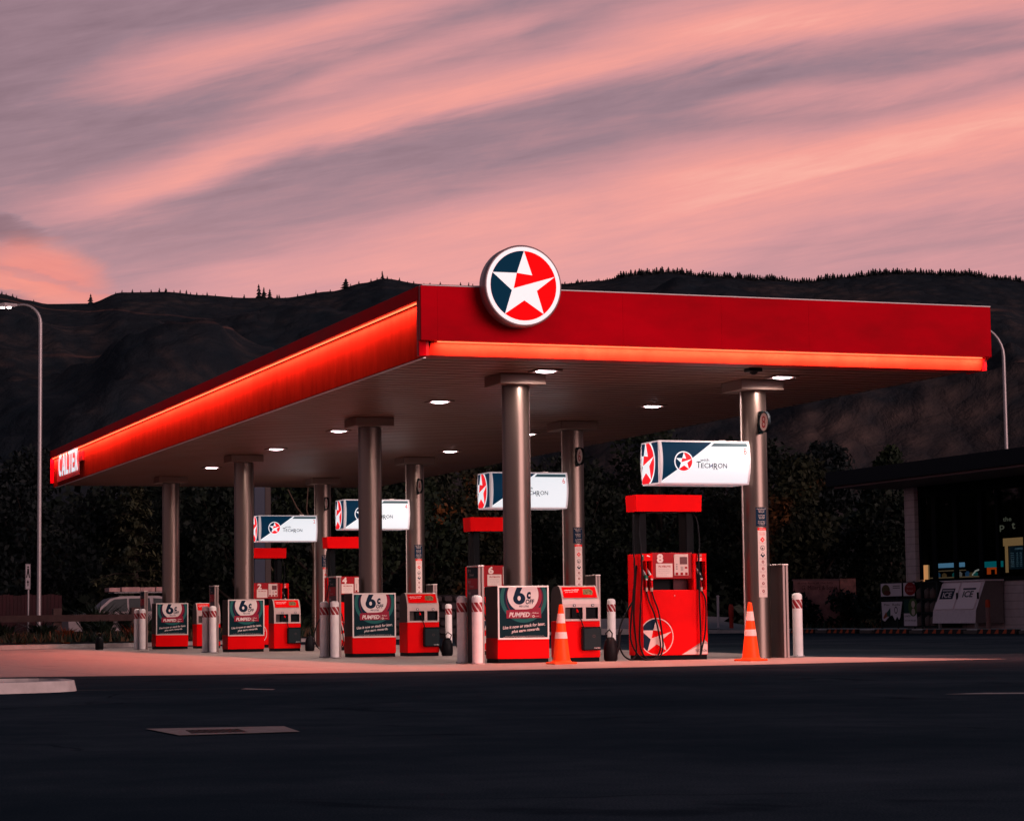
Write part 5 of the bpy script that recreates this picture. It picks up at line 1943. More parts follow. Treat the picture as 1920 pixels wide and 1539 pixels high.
# poster boxes round the front columns
def make_poster_box():
    t_ = empty('poster_box')
    x0, x1, yf, yb = -0.50, 0.46, -0.33, 0.30
    b = M()
    b.box((x0, yf + 0.012, 0.44), (x1, yb, 1.345), GREYP, 0.006)
    b.build('upper_cabinet', t_)
    b = M()
    b.box((x0 - 0.002, yf + 0.004, 0.075), (x1 + 0.002, yb + 0.002, 0.44), RED, 0.006)
    b.build('lower_cabinet', t_)
    b = M()
    b.box((x0 + 0.012, yf + 0.02, 0.0), (x1 - 0.012, yb - 0.01, 0.075), BLACK)
    b.build('plinth', t_)
    b = M()
    w = 0.03
    for a, c_ in (((x0, 1.32), (x1, 1.35)), ((x0, 0.41), (x1, 0.44))):
        b.box((a[0], yf - 0.016, a[1]), (c_[0], yf + 0.01, c_[1]), ALU, 0.003)
    b.box((x0, yf - 0.016, 0.44), (x0 + w, yf + 0.01, 1.32), ALU, 0.003)
    b.box((x1 - w, yf - 0.016, 0.44), (x1, yf + 0.01, 1.32), ALU, 0.003)
    b.build('frame', t_)
    b = M()
    W_, H_ = (x1 - x0) - 2 * w, 0.88
    sc = W_ / 660.0
    rect = (0, 0, W_, H_)
    F = Flat(b, (x0 + w, yf, 0.44), (1, 0, 0), (0, 0, 1), rect=rect, gap=0.0015)
    def U(x): return (x - 262) * sc
    def V_(y): return H_ - (y - 165) * H_ / 720.0
    F.rc(0, 0, W_, H_, DTEAL, 0)
    F.disc(U(600), V_(300), 335 * sc, NAVY, 0.6)
    F.ring(U(600), V_(310), 275 * sc, 322 * sc, TEAL, 1.2)
    F.ring(U(612), V_(320), 245 * sc, 258 * sc, mat('maroon_print', (0.10, 0.006, 0.03), 0.45), 1.2)
    F.disc(U(632), V_(300), 218 * sc, mat('crimson_print', (0.28, 0.005, 0.03), 0.45), 1.8)
    F.disc(U(590), V_(272), 214 * sc, mat('poster_circle_white', (0.76, 0.68, 0.66), 0.45), 2.4)
    F.poly([(U(358), V_(492)), (U(470), V_(480)), (U(640), V_(478)), (U(720), V_(465)), (U(832), V_(455)), (U(838), V_(604)), (U(362), V_(606))], MATS['crimson_print'], 3)
    F.text('PUMPED', U(394), V_(590), 62 * sc, MATS['poster_circle_white'], 4, width=285 * sc, bold=0.035, shear=0.25)
    F.rc(U(694), V_(592), U(697), V_(525), PALE, 4)
    F.text('FlyBuys', U(716), V_(545), 20 * sc, PALE, 4, width=84 * sc, bold=0.02, shear=0.2)
    F.ring(U(730), V_(580), 8 * sc, 17 * sc, PALE, 4, 16)
    F.text('points', U(752), V_(588), 14 * sc, PALE, 4, width=56 * sc)
    # the big leaning 6
    cx_, cy_ = U(537), V_(325)
    F.poly([(cx_ - 84 * sc, cy_), (U(478), V_(232)), (U(512), V_(150)), (U(590), V_(150)), (U(545), V_(250)), (cx_ + 20 * sc, cy_ + 60 * sc)], NAVY, 4)
    F.disc(cx_, cy_, 84 * sc, NAVY, 4.4, 36, ry=84 * H_ / 720)
    F.disc(cx_ - 2 * sc, cy_ + 4 * sc, 22 * sc, MATS['poster_circle_white'], 5, 24, ry=34 * H_ / 720)
    F.text('c', U(640), V_(332), 92 * sc, NAVY, 4, width=58 * sc, bold=0.05, shear=0.1)
    F.text('OFF', U(624), V_(405), 62 * sc, NAVY, 4, width=120 * sc, bold=0.03, shear=0.12)
    F.text('PER LITRE', U(536), V_(450), 24 * sc, NAVY, 4, width=132 * sc, bold=0.02)
    F.text('Use it now or stack for later,', U(312), V_(772), 48 * sc, MATS['poster_circle_white'], 2, width=580 * sc, bold=0.018, shear=0.25, rot=0.085)
    F.text('plus earn rewards.', U(430), V_(828), 48 * sc, MATS['poster_circle_white'], 2, width=388 * sc, bold=0.018, shear=0.25, rot=0.085)
    F.text('Terms and conditions apply. Discount applies to the fuel grades shown at this site only.', U(340), V_(867), 10 * sc, PALE, 2, width=530 * sc)
    F.text('Saved discounts may be used within one month of purchase. See in store for details and full terms.', U(310), V_(882), 10 * sc, PALE, 2, width=580 * sc)
    b.build('poster', t_)
    return t_


pp = make_poster_box()
boxes = [pp] + [copy_tree(pp) for _ in range(3)]
for k, o in enumerate(boxes):
    o.location = (0, D[k], 0.004)
    tag(o, 'red cabinet with a dark 6c off poster round the %s front column' % ordn[k], 'poster box', 'poster cabinets at the front columns')


# forecourt service units with curved tops
def make_unit():
    t_ = empty('service_unit')
    x0, x1 = 0.72, 1.43
    yf, yb = -0.33, 0.25
    prof = [(yf, 0.72), (yf, 1.02), (yf + 0.015, 1.10), (yf + 0.055, 1.19), (yf + 0.11, 1.28), (yf + 0.17, 1.335), (yf + 0.25, 1.35), (yb - 0.12, 1.32), (yb - 0.03, 1.22), (yb, 1.05), (yb, 0.72)]
    SM = mat('unit_silver', (0.46, 0.36, 0.34), 0.4, metal=0.2, var=0.06)
    b = M()
    # silver shell as a skin, two openings left in the front
    for i in range(1, len(prof) - 1):
        (ya, za), (yb_, zb) = prof[i], prof[i + 1]
        b.faces([(x0, ya, za), (x1, ya, za), (x1, yb_, zb), (x0, yb_, zb)], [(0, 1, 2, 3)], SM, True)
    b.faces([(x0, y_, z_) for y_, z_ in prof], [tuple(range(len(prof)))], GREYP)
    b.faces([(x1, y_, z_) for y_, z_ in prof], [tuple(range(len(prof)))[::-1]], GREYP)
    for a, c_, z0, z1 in ((x0, x1, 0.96, 1.02), (x0, x1, 0.72, 0.755), (x0, x0 + 0.05, 0.755, 0.96), (x1 - 0.03, x1, 0.755, 0.96), (x0 + 0.385, x0 + 0.445, 0.755, 0.96)):
        b.box((a, yf, z0), (c_, yf + 0.03, z1), SM)
    b.box((x0 + 0.03, yf + 0.14, 0.74), (x1 - 0.03, yf + 0.16, 0.99), BLACK)
    b.build('hood', t_)
    b = M()
    b.box((x0 + 0.19, yf + 0.03, 0.76), (x0 + 0.36, yf + 0.13, 0.95), BLACK)
    b.box((x0 + 0.47, yf + 0.03, 0.76), (x0 + 0.64, yf + 0.13, 0.95), BLACK)
    b.box((x0 + 0.055, yf + 0.08, 0.76), (x0 + 0.18, yf + 0.13, 0.95), GREYP)
    b.build('dispenser_tray', t_)
    b = M()
    for xx in (x0 + 0.20, x0 + 0.55):
        b.box((xx, yf - 0.008, 0.975), (xx + 0.05, yf - 0.002, 1.015), NAVY)
        b.box((xx + 0.012, yf - 0.012, 0.985), (xx + 0.038, yf - 0.008, 1.005), WHITE)
    b.build('socket_label', t_)
    # label panel on the sloping brow
    p0, p1 = Vector((0, yf + 0.030, 1.125)), Vector((0, yf + 0.150, 1.320))
    up = (p1 - p0)
    b = M()
    F = Flat(b, (x0 + 0.035, p0.y - 0.012, p0.z + 0.006), (1, 0, 0), up.normalized(), gap=0.002)
    hh = up.length * 0.97
    ww = x1 - x0 - 0.07
    F.rc(0, 0, ww, hh, RED, 1)
    F.text('A Members Card thank', 0.03, hh * 0.62, 0.026, WHITE, 2, width=0.29, bold=0.02, shear=0.1, rot=0.06)
    F.text('you every time', 0.05, hh * 0.44, 0.026, WHITE, 2, width=0.24, bold=0.02, shear=0.1, rot=0.06)
    F.poly([(0.38, hh * 0.28), (0.56, hh * 0.24), (0.58, hh * 0.62), (0.52, hh * 0.84), (0.39, hh * 0.78)], mat('photo_patch', (0.20, 0.14, 0.06), 0.5, var=0.7, vscale=30), 2)
    b.build('label_panel', t_)
    b = M()
    b.box((x0 - 0.002, yf + 0.004, 0.075), (x1 + 0.002, yb, 0.718), RED, 0.006)
    b.build('lower_cabinet', t_)
    M().box((x0 + 0.01, yf + 0.02, 0), (x1 - 0.01, yb - 0.01, 0.075), BLACK).build('plinth', t_)
    b = M()
    b.box((x1 - 0.37, yf - 0.13, 0.20), (x1 - 0.02, yf, 0.60), DARKBOX, 0.02)
    b.box((x1 - 0.36, yf - 0.12, 0.60), (x1 - 0.03, yf - 0.01, 0.615), BLACK)
    F = Flat(b, (x1 - 0.37, yf - 0.13, 0.20), (1, 0, 0), (0, 0, 1), gap=0.002)
    F.ring(0.20, 0.25, 0.018, 0.026, GREYP, 1, 20)
    F.text('CALTEX', 0.205, 0.03, 0.022, WHITE, 1, width=0.115)
    b.build('waste_bin', t_)
    b = M()
    b.tube([(x0 + 0.29, yf + 0.06, 0.92), (x0 + 0.34, yf - 0.03, 0.74), (x0 + 0.38, yf - 0.08, 0.56)], 0.010, RUBBER, 6)
    b.tube([(x0 + 0.28, yf + 0.06, 0.95), (x0 + 0.30, yf + 0.03, 0.87)], 0.022, RED, 8)
    b.build('squeegee', t_)
    return t_


u0 = make_unit()
units = [u0] + [copy_tree(u0) for _ in range(3)]
for k, o in enumerate(units):
    o.location = (0, D[k], 0.004)
    tag(o, 'red and silver service unit with curved top beside the %s poster cabinet' % ordn[k], 'service unit', 'windscreen service units on the islands')


# black watering cans
def make_can():
    t_ = empty('watering_can')
    b = M()
    b.lathe([(0.10, 0.0), (0.125, 0.03), (0.125, 0.20), (0.10, 0.32), (0.06, 0.37), (0.045, 0.38)], (0, 0, 0), RUBBER, 18)
    b.build('body', t_)
    b = M()
    b.tube([(0.09, 0, 0.08), (0.17, 0, 0.22), (0.20, 0, 0.42), (0.26, 0, 0.50)], 0.04, RUBBER, 8, taper=0.012)
    b.build('spout', t_)
    b = M()
    b.tube([(-0.06, 0, 0.34), (-0.10, 0, 0.44), (-0.02, 0, 0.50), (0.04, 0, 0.44), (0.03, 0, 0.37)], 0.013, RUBBER, 6)
    b.build('handle', t_)
    return t_


c0 = make_can()
for k, (x, y, rz, lb) in enumerate([(1.62, -0.35, 0.2, 'black watering can with raised spout right of the nearest service unit'),
                                    (1.58, 8.75, 2.6, 'black watering can in front of the lone bollard by the second service unit'),
                                    (1.60, 20.1, 1.3, 'black watering can right of the third service unit'),
                                    (-1.95, 30.9, 1.0, 'black watering can standing alone left of the farthest bollards')]):
    o = c0 if k == 0 else copy_tree(c0)
    o.location = (x, y, 0.004)
    o.rotation_euler = (0, 0, rz)
    o.scale = (1.0, 1.0, 1.0 if k else 1.12)
    tag(o, lb, 'watering can', 'black watering cans on the islands')


# fuel dispensers
def make_dispenser():
    t_ = empty('fuel_dispenser')
    x0, x1, yf, yb = 2.26, 3.53, -0.33, 0.33
    w = x1 - x0
    def X(px): return x0 + (px - 1203) * w / 125.0       # helper scale of the front face
    def Z(py): return (1233.5 - py) / 102.0
    b = M()
    M().box((x0 + 0.02, yf + 0.03, 0.0), (x1 - 0.01, yb - 0.02, 0.085), BLACK).build('plinth', t_)
    # lower body
    b = M()
    b.box((x0, yf, 0.085), (x1, yb, Z(1105.5)), RED, 0.008)
    b.build('lower_body', t_)
    # side towers holding the nozzles (left wide, right narrow)
    b = M()
    zb, zt = Z(1105.5), Z(1039)
    xl, xr = X(1223.5), X(1303)
    b.box((x0, yf + 0.16, zb), (xl, yb, zt), RED, 0.004)
    b.box((x0, yf, zb), (x0 + 0.02, yf + 0.16, zt), RED)
    b.box((xl - 0.02, yf, zb), (xl, yf + 0.16, zt), RED)
    b.box((X(1211.5), yf, zb + 0.05), (X(1212.5), yf + 0.16, zt - 0.12), RED)
    b.box((x0 + 0.02, yf, zt - 0.13), (xl - 0.02, yf + 0.16, zt), RED)
    b.build('nozzle_tower', t_)
    b = M()
    b.box((xr, yf + 0.16, zb), (x1, yb, zt), RED, 0.004)
    b.box((x1 - 0.02, yf, zb), (x1, yf + 0.16, zt), RED)
    b.box((xr, yf, zb), (xr + 0.045, yf + 0.16, zt), RED)
    b.box((xr + 0.045, yf, zt - 0.14), (x1 - 0.02, yf + 0.16, zt), RED)
    b.build('nozzle_tower', t_)
    b = M()
    b.box((x0 + 0.021, yf + 0.145, zb), (xl - 0.021, yf + 0.158, zt - 0.13), BLACK)
    b.build('nozzle_recess', t_)
    b = M()
    b.box((xr + 0.046, yf + 0.145, zb), (x1 - 0.021, yf + 0.158, zt - 0.14), BLACK)
    b.build('nozzle_recess', t_)
    # head with display, open slot below it
    b = M()
    hz0, hz1 = Z(1085), Z(1037)
    b.box((xl + 0.002, yf + 0.05, hz0), (xr - 0.002, yb - 0.05, hz1), DRED, 0.008)  # darker red carries the shade on the recessed head
    b.build('display_head', t_)
    b = M()
    b.box((xl + 0.001, yf + 0.30, zb), (xr - 0.001, yf + 0.32, hz0), BLACK)
    b.box((xl + 0.5, yf + 0.22, zb), (xr - 0.02, yf + 0.25, hz0), mat('slot_maroon', (0.05, 0.004, 0.010), 0.5))
    b.build('slot_back', t_)
    b = M()
    F = Flat(b, (0, yf + 0.048, 0), (1, 0, 0), (0, 0, 1), gap=0.003)
    F.rc(X(1232), Z(1082), X(1264), Z(1057), PALE, 1)
    F.text('FLYBUYS', X(1237), Z(1064), 0.032, mat('notice_red', (0.40, 0.05, 0.05), 0.5), 2, width=X(1260) - X(1237), bold=0.04)
    for i, z in enumerate((1068, 1071.5, 1075, 1078.5)):
        F.text(('pay in store before', 'you drive away or use', 'the card terminal at', 'the pump'), 0, 0, 0, PALE, 2) if False else None
        F.text(('please pay the cashier', 'after you have filled up', 'and quote the number', 'of this pump')[i], X(1237 + (3 if i == 3 else 0)), Z(z), 0.014, mat('notice_grey', (0.30, 0.2, 0.2), 0.5), 2, width=(X(1259) - X(1238)) * (0.6 if i == 3 else 1))
    b.build('notice', t_)
    b = M()
    b.box((X(1267), yf + 0.03, Z(1079)), (X(1294), yf + 0.05, Z(1040)), mat('keypad_white', (0.66, 0.52, 0.48), 0.45), 0.003)
    F = Flat(b, (0, yf + 0.03, 0), (1, 0, 0), (0, 0, 1), gap=0.003)
    F.rc(X(1277.5), Z(1058.5), X(1292), Z(1045), mat('lcd_maroon', (0.10, 0.012, 0.014), 0.2), 1)
    F.rc(X(1287), Z(1066.5), X(1292), Z(1063), DRED, 1)
    for q in (1269, 1278.5, 1287.5):
        F.rc(X(q), Z(1078.5), X(q + 5), Z(1073.5), DRED, 1)
    for q in range(4):
        F.rc(X(1270), Z(1068 - q * 3), X(1273), Z(1067 - q * 3), GREYP, 1)
        F.rc(X(1279), Z(1070 - q * 2), X(1284), Z(1069.3 - q * 2), GREYP, 1)
    b.build('payment_panel', t_)
    # hose columns and canopy cap
    for nm, a, c_ in (('mast', X(1205), X(1219)), ('mast', X(1296), X(1311))):
        b = M()
        b.box((a, yf + 0.14, zt - 0.01), (c_, yf + 0.48, Z(960)), BLACK, 0.01)
        b.build(nm, t_)
    b = M()
    cx0, cx1 = X(1194), X(1320)
    z0, z1 = Z(961.5), Z(931)
    V = []
    for z, e in ((z0, 0.0), (z1, 0.014)):
        for (x, y) in ((cx0 - e, yf + 0.0 - e), (cx1 + e * 0.6, yf + 0.0 - e), (cx1 + e * 0.6, yf + 0.46 + e), (cx0 - e, yf + 0.46 + e)):
            V.append((x, y, z))
    b.faces(V, [(3, 2, 1, 0), (4, 5, 6, 7), (0, 1, 5, 4), (1, 2, 6, 5), (2, 3, 7, 6), (3, 0, 4, 7)], RED)
    b.box((cx0 + 0.08, yf + 0.08, z0 - 0.015), (cx1 - 0.08, yf + 0.40, z0 - 0.002), BLACK)
    b.build('top_cap', t_)
    # emblem and swoosh on the lower panel
    b = M()
    F = Flat(b, (0, yf - 0.0015, 0), (1, 0, 0), (0, 0, 1), rect=(x0 + 0.005, 0.095, x1, 2), gap=0.0015)
    F.star(X(1228.5), Z(1190.5), 0.318, NAVY, RED, mat('emblem_white', (0.70, 0.58, 0.55), 0.45), 1)
    F.ring(X(1228.5), Z(1190.5), 0.316, 0.333, MATS['emblem_white'], 3, 60)
    b.build('star_emblem', t_)
    b = M()
    F2 = Flat(b, (0, yf - 0.0015, 0), (1, 0, 0), (0, 0, 1), gap=0.0015)
    F2.poly([(X(1277), 0.095), (X(1327), 0.095), (X(1327), Z(1202)), (X(1322), Z(1198))], mat('swoosh_grey', (0.42, 0.30, 0.29), 0.4), 1)
    F2.poly([(X(1277), 0.095), (X(1327), 0.095), (X(1327), Z(1206)), (X(1318), Z(1204))], MATS['emblem_white'], 2)
    F2.text('TECHRON', X(1303), Z(1219.5), 0.045, SIGNT, 3, width=X(1326) - X(1303), bold=0.01)
    b.cyl((X(1265), yf, Z(1116)), (X(1265), yf - 0.006, Z(1116)), 0.008, 0.008, GALV, 8)
    b.build('body_graphics', t_)
    # grade labels over the nozzles
    b = M()
    F = Flat(b, (0, yf - 0.001, 0), (1, 0, 0), (0, 0, 1), gap=0.002)
    F.rc(X(1203.5), Z(1051), X(1207), Z(1041), GREENP, 1)
    F.text('D', X(1204), Z(1044), 0.02, WHITE, 2)
    b.build('grade_label', t_)
    b = M()
    F = Flat(b, (0, yf - 0.001, 0), (1, 0, 0), (0, 0, 1), gap=0.002)
    F.poly([(X(1212), Z(1043.5)), (X(1219), Z(1045)), (X(1219), Z(1043.5)), (X(1214), Z(1041.5))], WHITE, 1)
    b.build('grade_label', t_)
    b = M()
    F = Flat(b, (0, yf - 0.001, 0), (1, 0, 0), (0, 0, 1), gap=0.002)
    F.rc(X(1311), Z(1045), X(1319), Z(1040), mat('label_pink', (0.5, 0.2, 0.2), 0.5), 1)
    F.rc(X(1311), Z(1052), X(1319), Z(1050.5), WHITE, 1)
    F.rc(X(1311), Z(1049), X(1319), Z(1047.5), WHITE, 1)
    b.build('grade_label', t_)
    # nozzles
    for nx_, m in ((X(1209), GREENP), (X(1219), RED), (X(1315), BLACK)):
        b = M()
        b.tube([(nx_ - 0.035, yf + 0.12, Z(1066)), (nx_ - 0.03, yf + 0.03, Z(1071)), (nx_ - 0.005, yf - 0.02, Z(1079))], 0.024, GALV, 8)
        b.cyl((nx_ - 0.005, yf - 0.01, Z(1080)), (nx_ + 0.005, yf - 0.055, Z(1085)), 0.036, 0.036, m, 14)
        b.cyl((nx_ + 0.005, yf - 0.056, Z(1085)), (nx_ + 0.006, yf - 0.060, Z(1085)), 0.026, 0.026, PALE, 14)
        b.tube([(nx_ + 0.0, yf - 0.01, Z(1088)), (nx_ + 0.006, yf - 0.03, Z(1096)), (nx_ + 0.006, yf - 0.03, Z(1104))], 0.014, DRED, 8)
        nz = b.build('nozzle', t_)
        b = M()
        b.cyl((nx_ + 0.006, yf - 0.03, Z(1101)), (nx_ + 0.006, yf - 0.03, Z(1108)), 0.03, 0.026, mat('swivel_metal', (0.55, 0.42, 0.36), 0.35, metal=0.6), 10)
        b.build('swivel', nz)
    # hoses
    def hose(pts):
        pts = [Vector(p) for p in pts]
        out = []
        for i in range(len(pts) - 1):
            p0, p1, p2, p3 = pts[max(i - 1, 0)], pts[i], pts[i + 1], pts[min(i + 2, len(pts) - 1)]
            for q in range(6):
                s_ = q / 6
                out.append(0.5 * ((2 * p1) + (p2 - p0) * s_ + (2 * p0 - 5 * p1 + 4 * p2 - p3) * s_ * s_ + (3 * p1 - p0 - 3 * p2 + p3) * s_ ** 3))
        out.append(pts[-1])
        M().tube(out, 0.0155, RUBBER, 8).build('hose', t_)
    y1, y2 = yf - 0.05, yf - 0.08
    hose([(X(1209) + 0.006, yf - 0.03, Z(1106)), (X(1213), y1, Z(1125)), (X(1222), y2, Z(1150)), (X(1231), y2, Z(1190)), (X(1232), y2, Z(1214)), (X(1224), y2, Z(1228)), (X(1209), y2, Z(1231)), (X(1199), y1, Z(1219)),
          (X(1194), y1, Z(1195)), (X(1197), y1, Z(1140)), (X(1201), y1, Z(1080)), (X(1203), yf + 0.02, Z(1037)), (X(1203), yf + 0.10, Z(1000)), (X(1204), yf + 0.1, Z(972)), (X(1207), yf + 0.16, Z(964))])
    hose([(X(1219) + 0.006, yf - 0.03, Z(1106)), (X(1223), y1, Z(1122)), (X(1230), y2, Z(1145)), (X(1236), y2, Z(1185)), (X(1237), y2, Z(1212)), (X(1228), y2, Z(1229)), (X(1204), y2 - .02, Z(1232)), (X(1188), y1, Z(1219)),
          (X(1181), y1 + 0.1, Z(1190)), (X(1186), y1 + 0.1, Z(1130)), (X(1191), y1 + 0.1, Z(1080)), (X(1193), yf + 0.12, Z(1037)), (X(1195), yf + 0.16, Z(990)), (X(1197), yf + 0.18, Z(968)), (X(1206), yf + 0.2, Z(963))])
    hose([(x0 - 0.02, yf + 0.3, Z(1120)), (X(1172), yf + 0.2, Z(1160)), (X(1160), yf + 0.1, Z(1195)), (X(1165), yf + 0.02, Z(1222)), (X(1180), yf - 0.02, Z(1231)), (X(1190), yf, Z(1215)), (X(1190), yf + 0.1, Z(1150)), (x0 - 0.02, yf + 0.2, Z(1060))])
    hose([(X(1315) + 0.006, yf - 0.03, Z(1106)), (X(1323), y1, Z(1128)), (X(1320), y2, Z(1180)), (X(1313), y2, Z(1212)), (X(1309), y2, Z(1228)), (X(1311), y2, Z(1200)), (X(1311), y1, Z(1120)), (X(1311), y1, Z(1050)),
          (X(1316), yf + 0.02, Z(1020)), (X(1316), yf + 0.08, Z(985)), (X(1312), yf + 0.1, Z(970)), (X(1307), yf + 0.16, Z(964))])
    hose([(x1 + 0.03, yf + 0.2, Z(1150)), (x1 + 0.045, yf + 0.1, Z(1180)), (x1 + 0.02, yf + 0.05, Z(1200)), (x1 + 0.01, yf + 0.2, Z(1120))])
    return t_


dp = make_dispenser()
disps = [dp] + [copy_tree(dp) for _ in range(3)]
for k, o in enumerate(disps):
    o.location = (0, D[k], 0.004)
    n_ = '8642'[k]
    tag(o, 'red fuel dispenser numbered %s on the %s island' % (n_, ordn[k]), 'fuel dispenser', 'red fuel dispensers under the canopy')
    b = M()
    F = Flat(b, (0, -0.282, 0), (1, 0, 0), (0, 0, 1), gap=0.003)
    F.text(n_, 2.26 + 31 * 1.27 / 125, (1233.5 - 1056) / 102.0, 0.165, mat('number_white', (0.78, 0.64, 0.60), 0.45), 1, width=0.125, bold=0.05)
    b.build('pump_number', o)


# light boxes hung on the rear columns
def bow(u, w_):
    return 0.085 * math.sin(math.pi * min(1, max(0, w_ / 0.79))) ** 0.8 + 0.03 * (w_ / 0.79)


def make_lightbox():
    t_ = empty('light_box_sign')
    x0, x1 = 2.60, 4.40
    z0, H_ = 3.165, 0.79
    L = x1 - x0
    # side profile in (y, z)
    n = 12
    front = [(-0.36 - bow(0, H_ * i / n), z0 + H_ * i / n) for i in range(n + 1)]
    back = [(-y, z) for y, z in front]
    prof = front + back[::-1]
    b = M()
    m_ = len(prof)
    V = [(x0, y, z) for y, z in prof] + [(x1, y, z) for y, z in prof]
    b.faces(V, [(i, (i + 1) % m_, m_ + (i + 1) % m_, m_ + i) for i in range(m_)] + [tuple(range(m_)), tuple(range(m_, 2 * m_))[::-1]], SIGNRIM)
    b.box((x1 - 0.45, -0.1, z0 + H_), (x1 - 0.33, 0.1, z0 + H_ + 0.035), ALU)
    b.box((x1, -0.12, z0 + 0.1), (x1 + 0.12, 0.12, z0 + 0.6), ALU)
    b.build('housing', t_)
    b = M()
    F = Flat(b, (x0 + 0.05, -0.36, z0), (1, 0, 0), (0, 0, 1), warp=bow, gap=0.0025)
    w_ = L - 0.09
    F.rc(0, 0.025, w_, H_ - 0.03, SIGNW, 1)
    def U(x): return (x - 380) / (1590 - 380) * w_
    def Z(y): return 0.025 + (775 - y) / (775 - 222) * (H_ - 0.055)
    F.poly([(U(380), Z(222)), (U(1088), Z(222)), (U(370), Z(755)), (U(380), Z(700))][:2] + [(U(382), Z(748))], SIGNN, 2)
    F.poly([(U(1118), Z(230)), (U(1585), Z(230)), (U(1585), Z(278)), (U(1066), Z(278))], mat('lightbox_grey_teal', (0.03, 0.06, 0.07), 0.4, emit=(0.02, 0.06, 0.08), estr=0.7), 2)
    F.star(U(670), Z(490), 0.166, SIGNN, SIGNR, SIGNW, 3, ring=1.13)
    F.text('with', U(902), Z(486), 0.058, SIGNT, 2, width=U(1028) - U(902))
    F.text('T', U(848), Z(575), 0.118, SIGNT, 2, width=U(912) - U(848), bold=0.005)
    F.text('EC', U(915), Z(575), 0.088, SIGNT, 2, width=U(1020) - U(915), bold=0.005)
    F.text('H', U(1028), Z(575), 0.088, SIGNT, 2, width=U(1080) - U(1028), bold=0.005)
    F.poly([(U(1040), Z(560)), (U(1048), Z(565)), (U(1075), Z(530)), (U(1068), Z(526))], mat('lightbox_blue', (0.01, 0.03, 0.3), 0.4), 3)
    F.text('R', U(1092), Z(598), 0.118, SIGNT, 2, width=U(1150) - U(1092), bold=0.005)
    F.text('ON', U(1152), Z(575), 0.088, SIGNT, 2, width=U(1280) - U(1152), bold=0.005)
    b.build('front_face', t_)
    # end face with the clipped emblem
    b = M()
    Wd = 0.80
    def warp0(u, w): return 0
    def edge(w):
        return 0.40 - (0.36 + bow(0, w)) + 0.03
    F = Flat(b, (x0, 0.40, z0), (0, -1, 0), (0, 0, 1), rect=(0.04, 0.03, Wd - 0.04, H_ - 0.03), gap=0.003)
    F.rc(0.04, 0.03, Wd - 0.04, H_ - 0.03, SIGNN, 1)
    F.star(0.22, 0.40, 0.40, SIGNN, SIGNR, SIGNW, 2)
    F.ring(0.22, 0.40, 0.395, 0.44, SIGNW, 5, 60)
    b.build('end_face', t_)
    return t_


lbx = make_lightbox()
lbs = [lbx] + [copy_tree(lbx) for _ in range(3)]
for k, o in enumerate(lbs):
    n_ = '8642'[k]
    o.location = (0, D[k], 0)
    tag(o, 'backlit white and navy light box numbered %s on the %s rear column' % (n_, ordn[k]), 'light box', 'backlit signs on the rear columns')
    b = M()
    F = Flat(b, (2.65, -0.36, 3.165), (1, 0, 0), (0, 0, 1), warp=bow, gap=0.0025)
    F.text(n_, 1.71 * 0.945, 0.545, 0.115, mat('lightbox_number_red', (0.6, 0.03, 0.02), 0.4, emit=(0.5, 0.02, 0.015), estr=0.6), 2, width=0.062)
    b.build('bay_number', o)


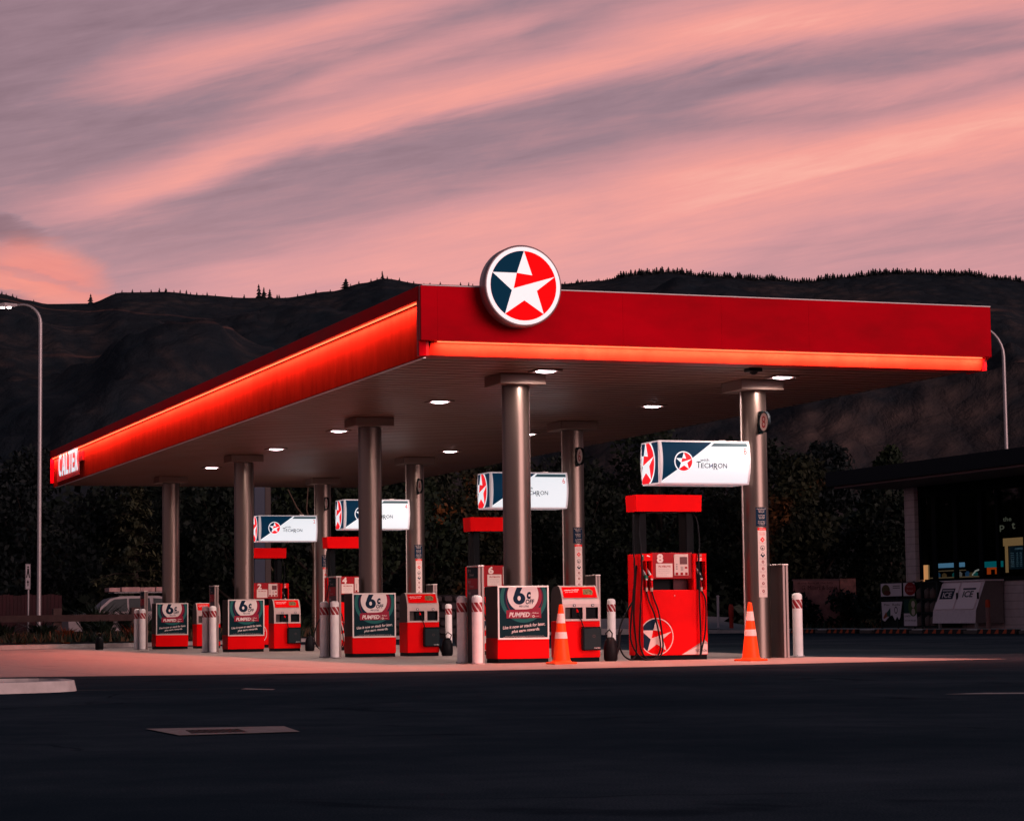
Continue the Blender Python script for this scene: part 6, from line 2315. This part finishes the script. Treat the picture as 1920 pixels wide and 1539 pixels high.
# round number flags on the rear columns
def make_flag():
    t_ = empty('number_flag')
    b = M()
    b.box((-0.012, -0.42, 4.10), (0.0, -0.20, 4.52), DTEAL if True else GREENP)
    b.cyl((-0.02, -0.30, 4.16), (-0.012, -0.30, 4.16), 0.008, 0.008, GALV, 8)
    b.cyl((-0.02, -0.30, 4.46), (-0.012, -0.30, 4.46), 0.008, 0.008, GALV, 8)
    b.build('bracket', t_)
    b = M()
    b.lathe([(0.185, -0.025), (0.19, -0.02), (0.19, 0.02), (0.185, 0.025)], (0, 0, 0), BLACK, 36)
    for i, v in enumerate(b.v):
        b.v[i] = (v[2], v[0] - 0.50, v[1] + 4.31)
    b.build('disc', t_)
    b = M()
    F = Flat(b, (-0.026, -0.50, 4.31), (0, -1, 0), (0, 0, 1), gap=0.002)
    F.disc(0, 0, 0.165, mat('flag_white', (0.72, 0.62, 0.56), 0.45), 1, 36)
    b.build('face', t_)
    return t_


f0 = make_flag()
fl = [f0] + [copy_tree(f0) for _ in range(3)]
for k, o in enumerate(fl):
    n_ = '8642'[k]
    o.location = (WX, D[k], 0)
    tag(o, 'small round flag sign with number %s on the %s rear column' % (n_, ordn[k]), 'number sign', 'round number flags on the rear columns')
    b = M()
    F = Flat(b, (-0.026, -0.50, 4.31), (0, -1, 0), (0, 0, 1), gap=0.002)
    F.text(n_, -0.075, -0.11, 0.22, mat('flag_red', (0.45, 0.01, 0.015), 0.45), 2, width=0.15)
    b.build('digit', o)


# traffic cones
def make_cone():
    t_ = empty('traffic_cone')
    b = M()
    b.box((-0.21, -0.21, 0.0), (0.21, 0.21, 0.035), ORANGE, 0.012)
    b.lathe([(0.175, 0.035), (0.165, 0.055), (0.155, 0.06)], (0, 0, 0), ORANGE, 28)
    b.build('base', t_)
    def R(z): return 0.152 - (z - 0.06) * (0.152 - 0.034) / (1.0 - 0.06)
    b = M()
    b.lathe([(R(0.06), 0.06), (R(0.98), 0.98), (0.030, 1.0), (0.018, 1.005)], (0, 0, 0), ORANGE, 28)
    b.build('cone_body', t_)
    for z0, z1 in ((0.69, 0.85), (0.43, 0.54)):
        b = M()
        b.lathe([(R(z0) + 0.003, z0), (R(z1) + 0.003, z1)], (0, 0, 0), REFL, 28)
        b.build('reflective_band', t_)
    return t_


cn = make_cone()
cn.location = (0.06, -1.95, 0.004)
tag(cn, 'orange traffic cone between the nearest poster cabinet and service unit', 'traffic cone', 'orange traffic cones with two white bands')
c2 = copy_tree(cn)
c2.location = (3.40, -2.37, 0.004)
c2.rotation_euler = (0, 0, 0.3)
c2['label'] = 'orange traffic cone in front of the number 8 column'

# faint warm light inside the shop
pl = bpy.data.lights.new('shop_light', 'POINT')
pl.energy = 6
pl.color = (1.0, 0.8, 0.6)
pl.shadow_soft_size = 0.3
po = bpy.data.objects.new('shop_light', pl)
COL.objects.link(po)
po.location = (37.5, 41.0, 3.2)
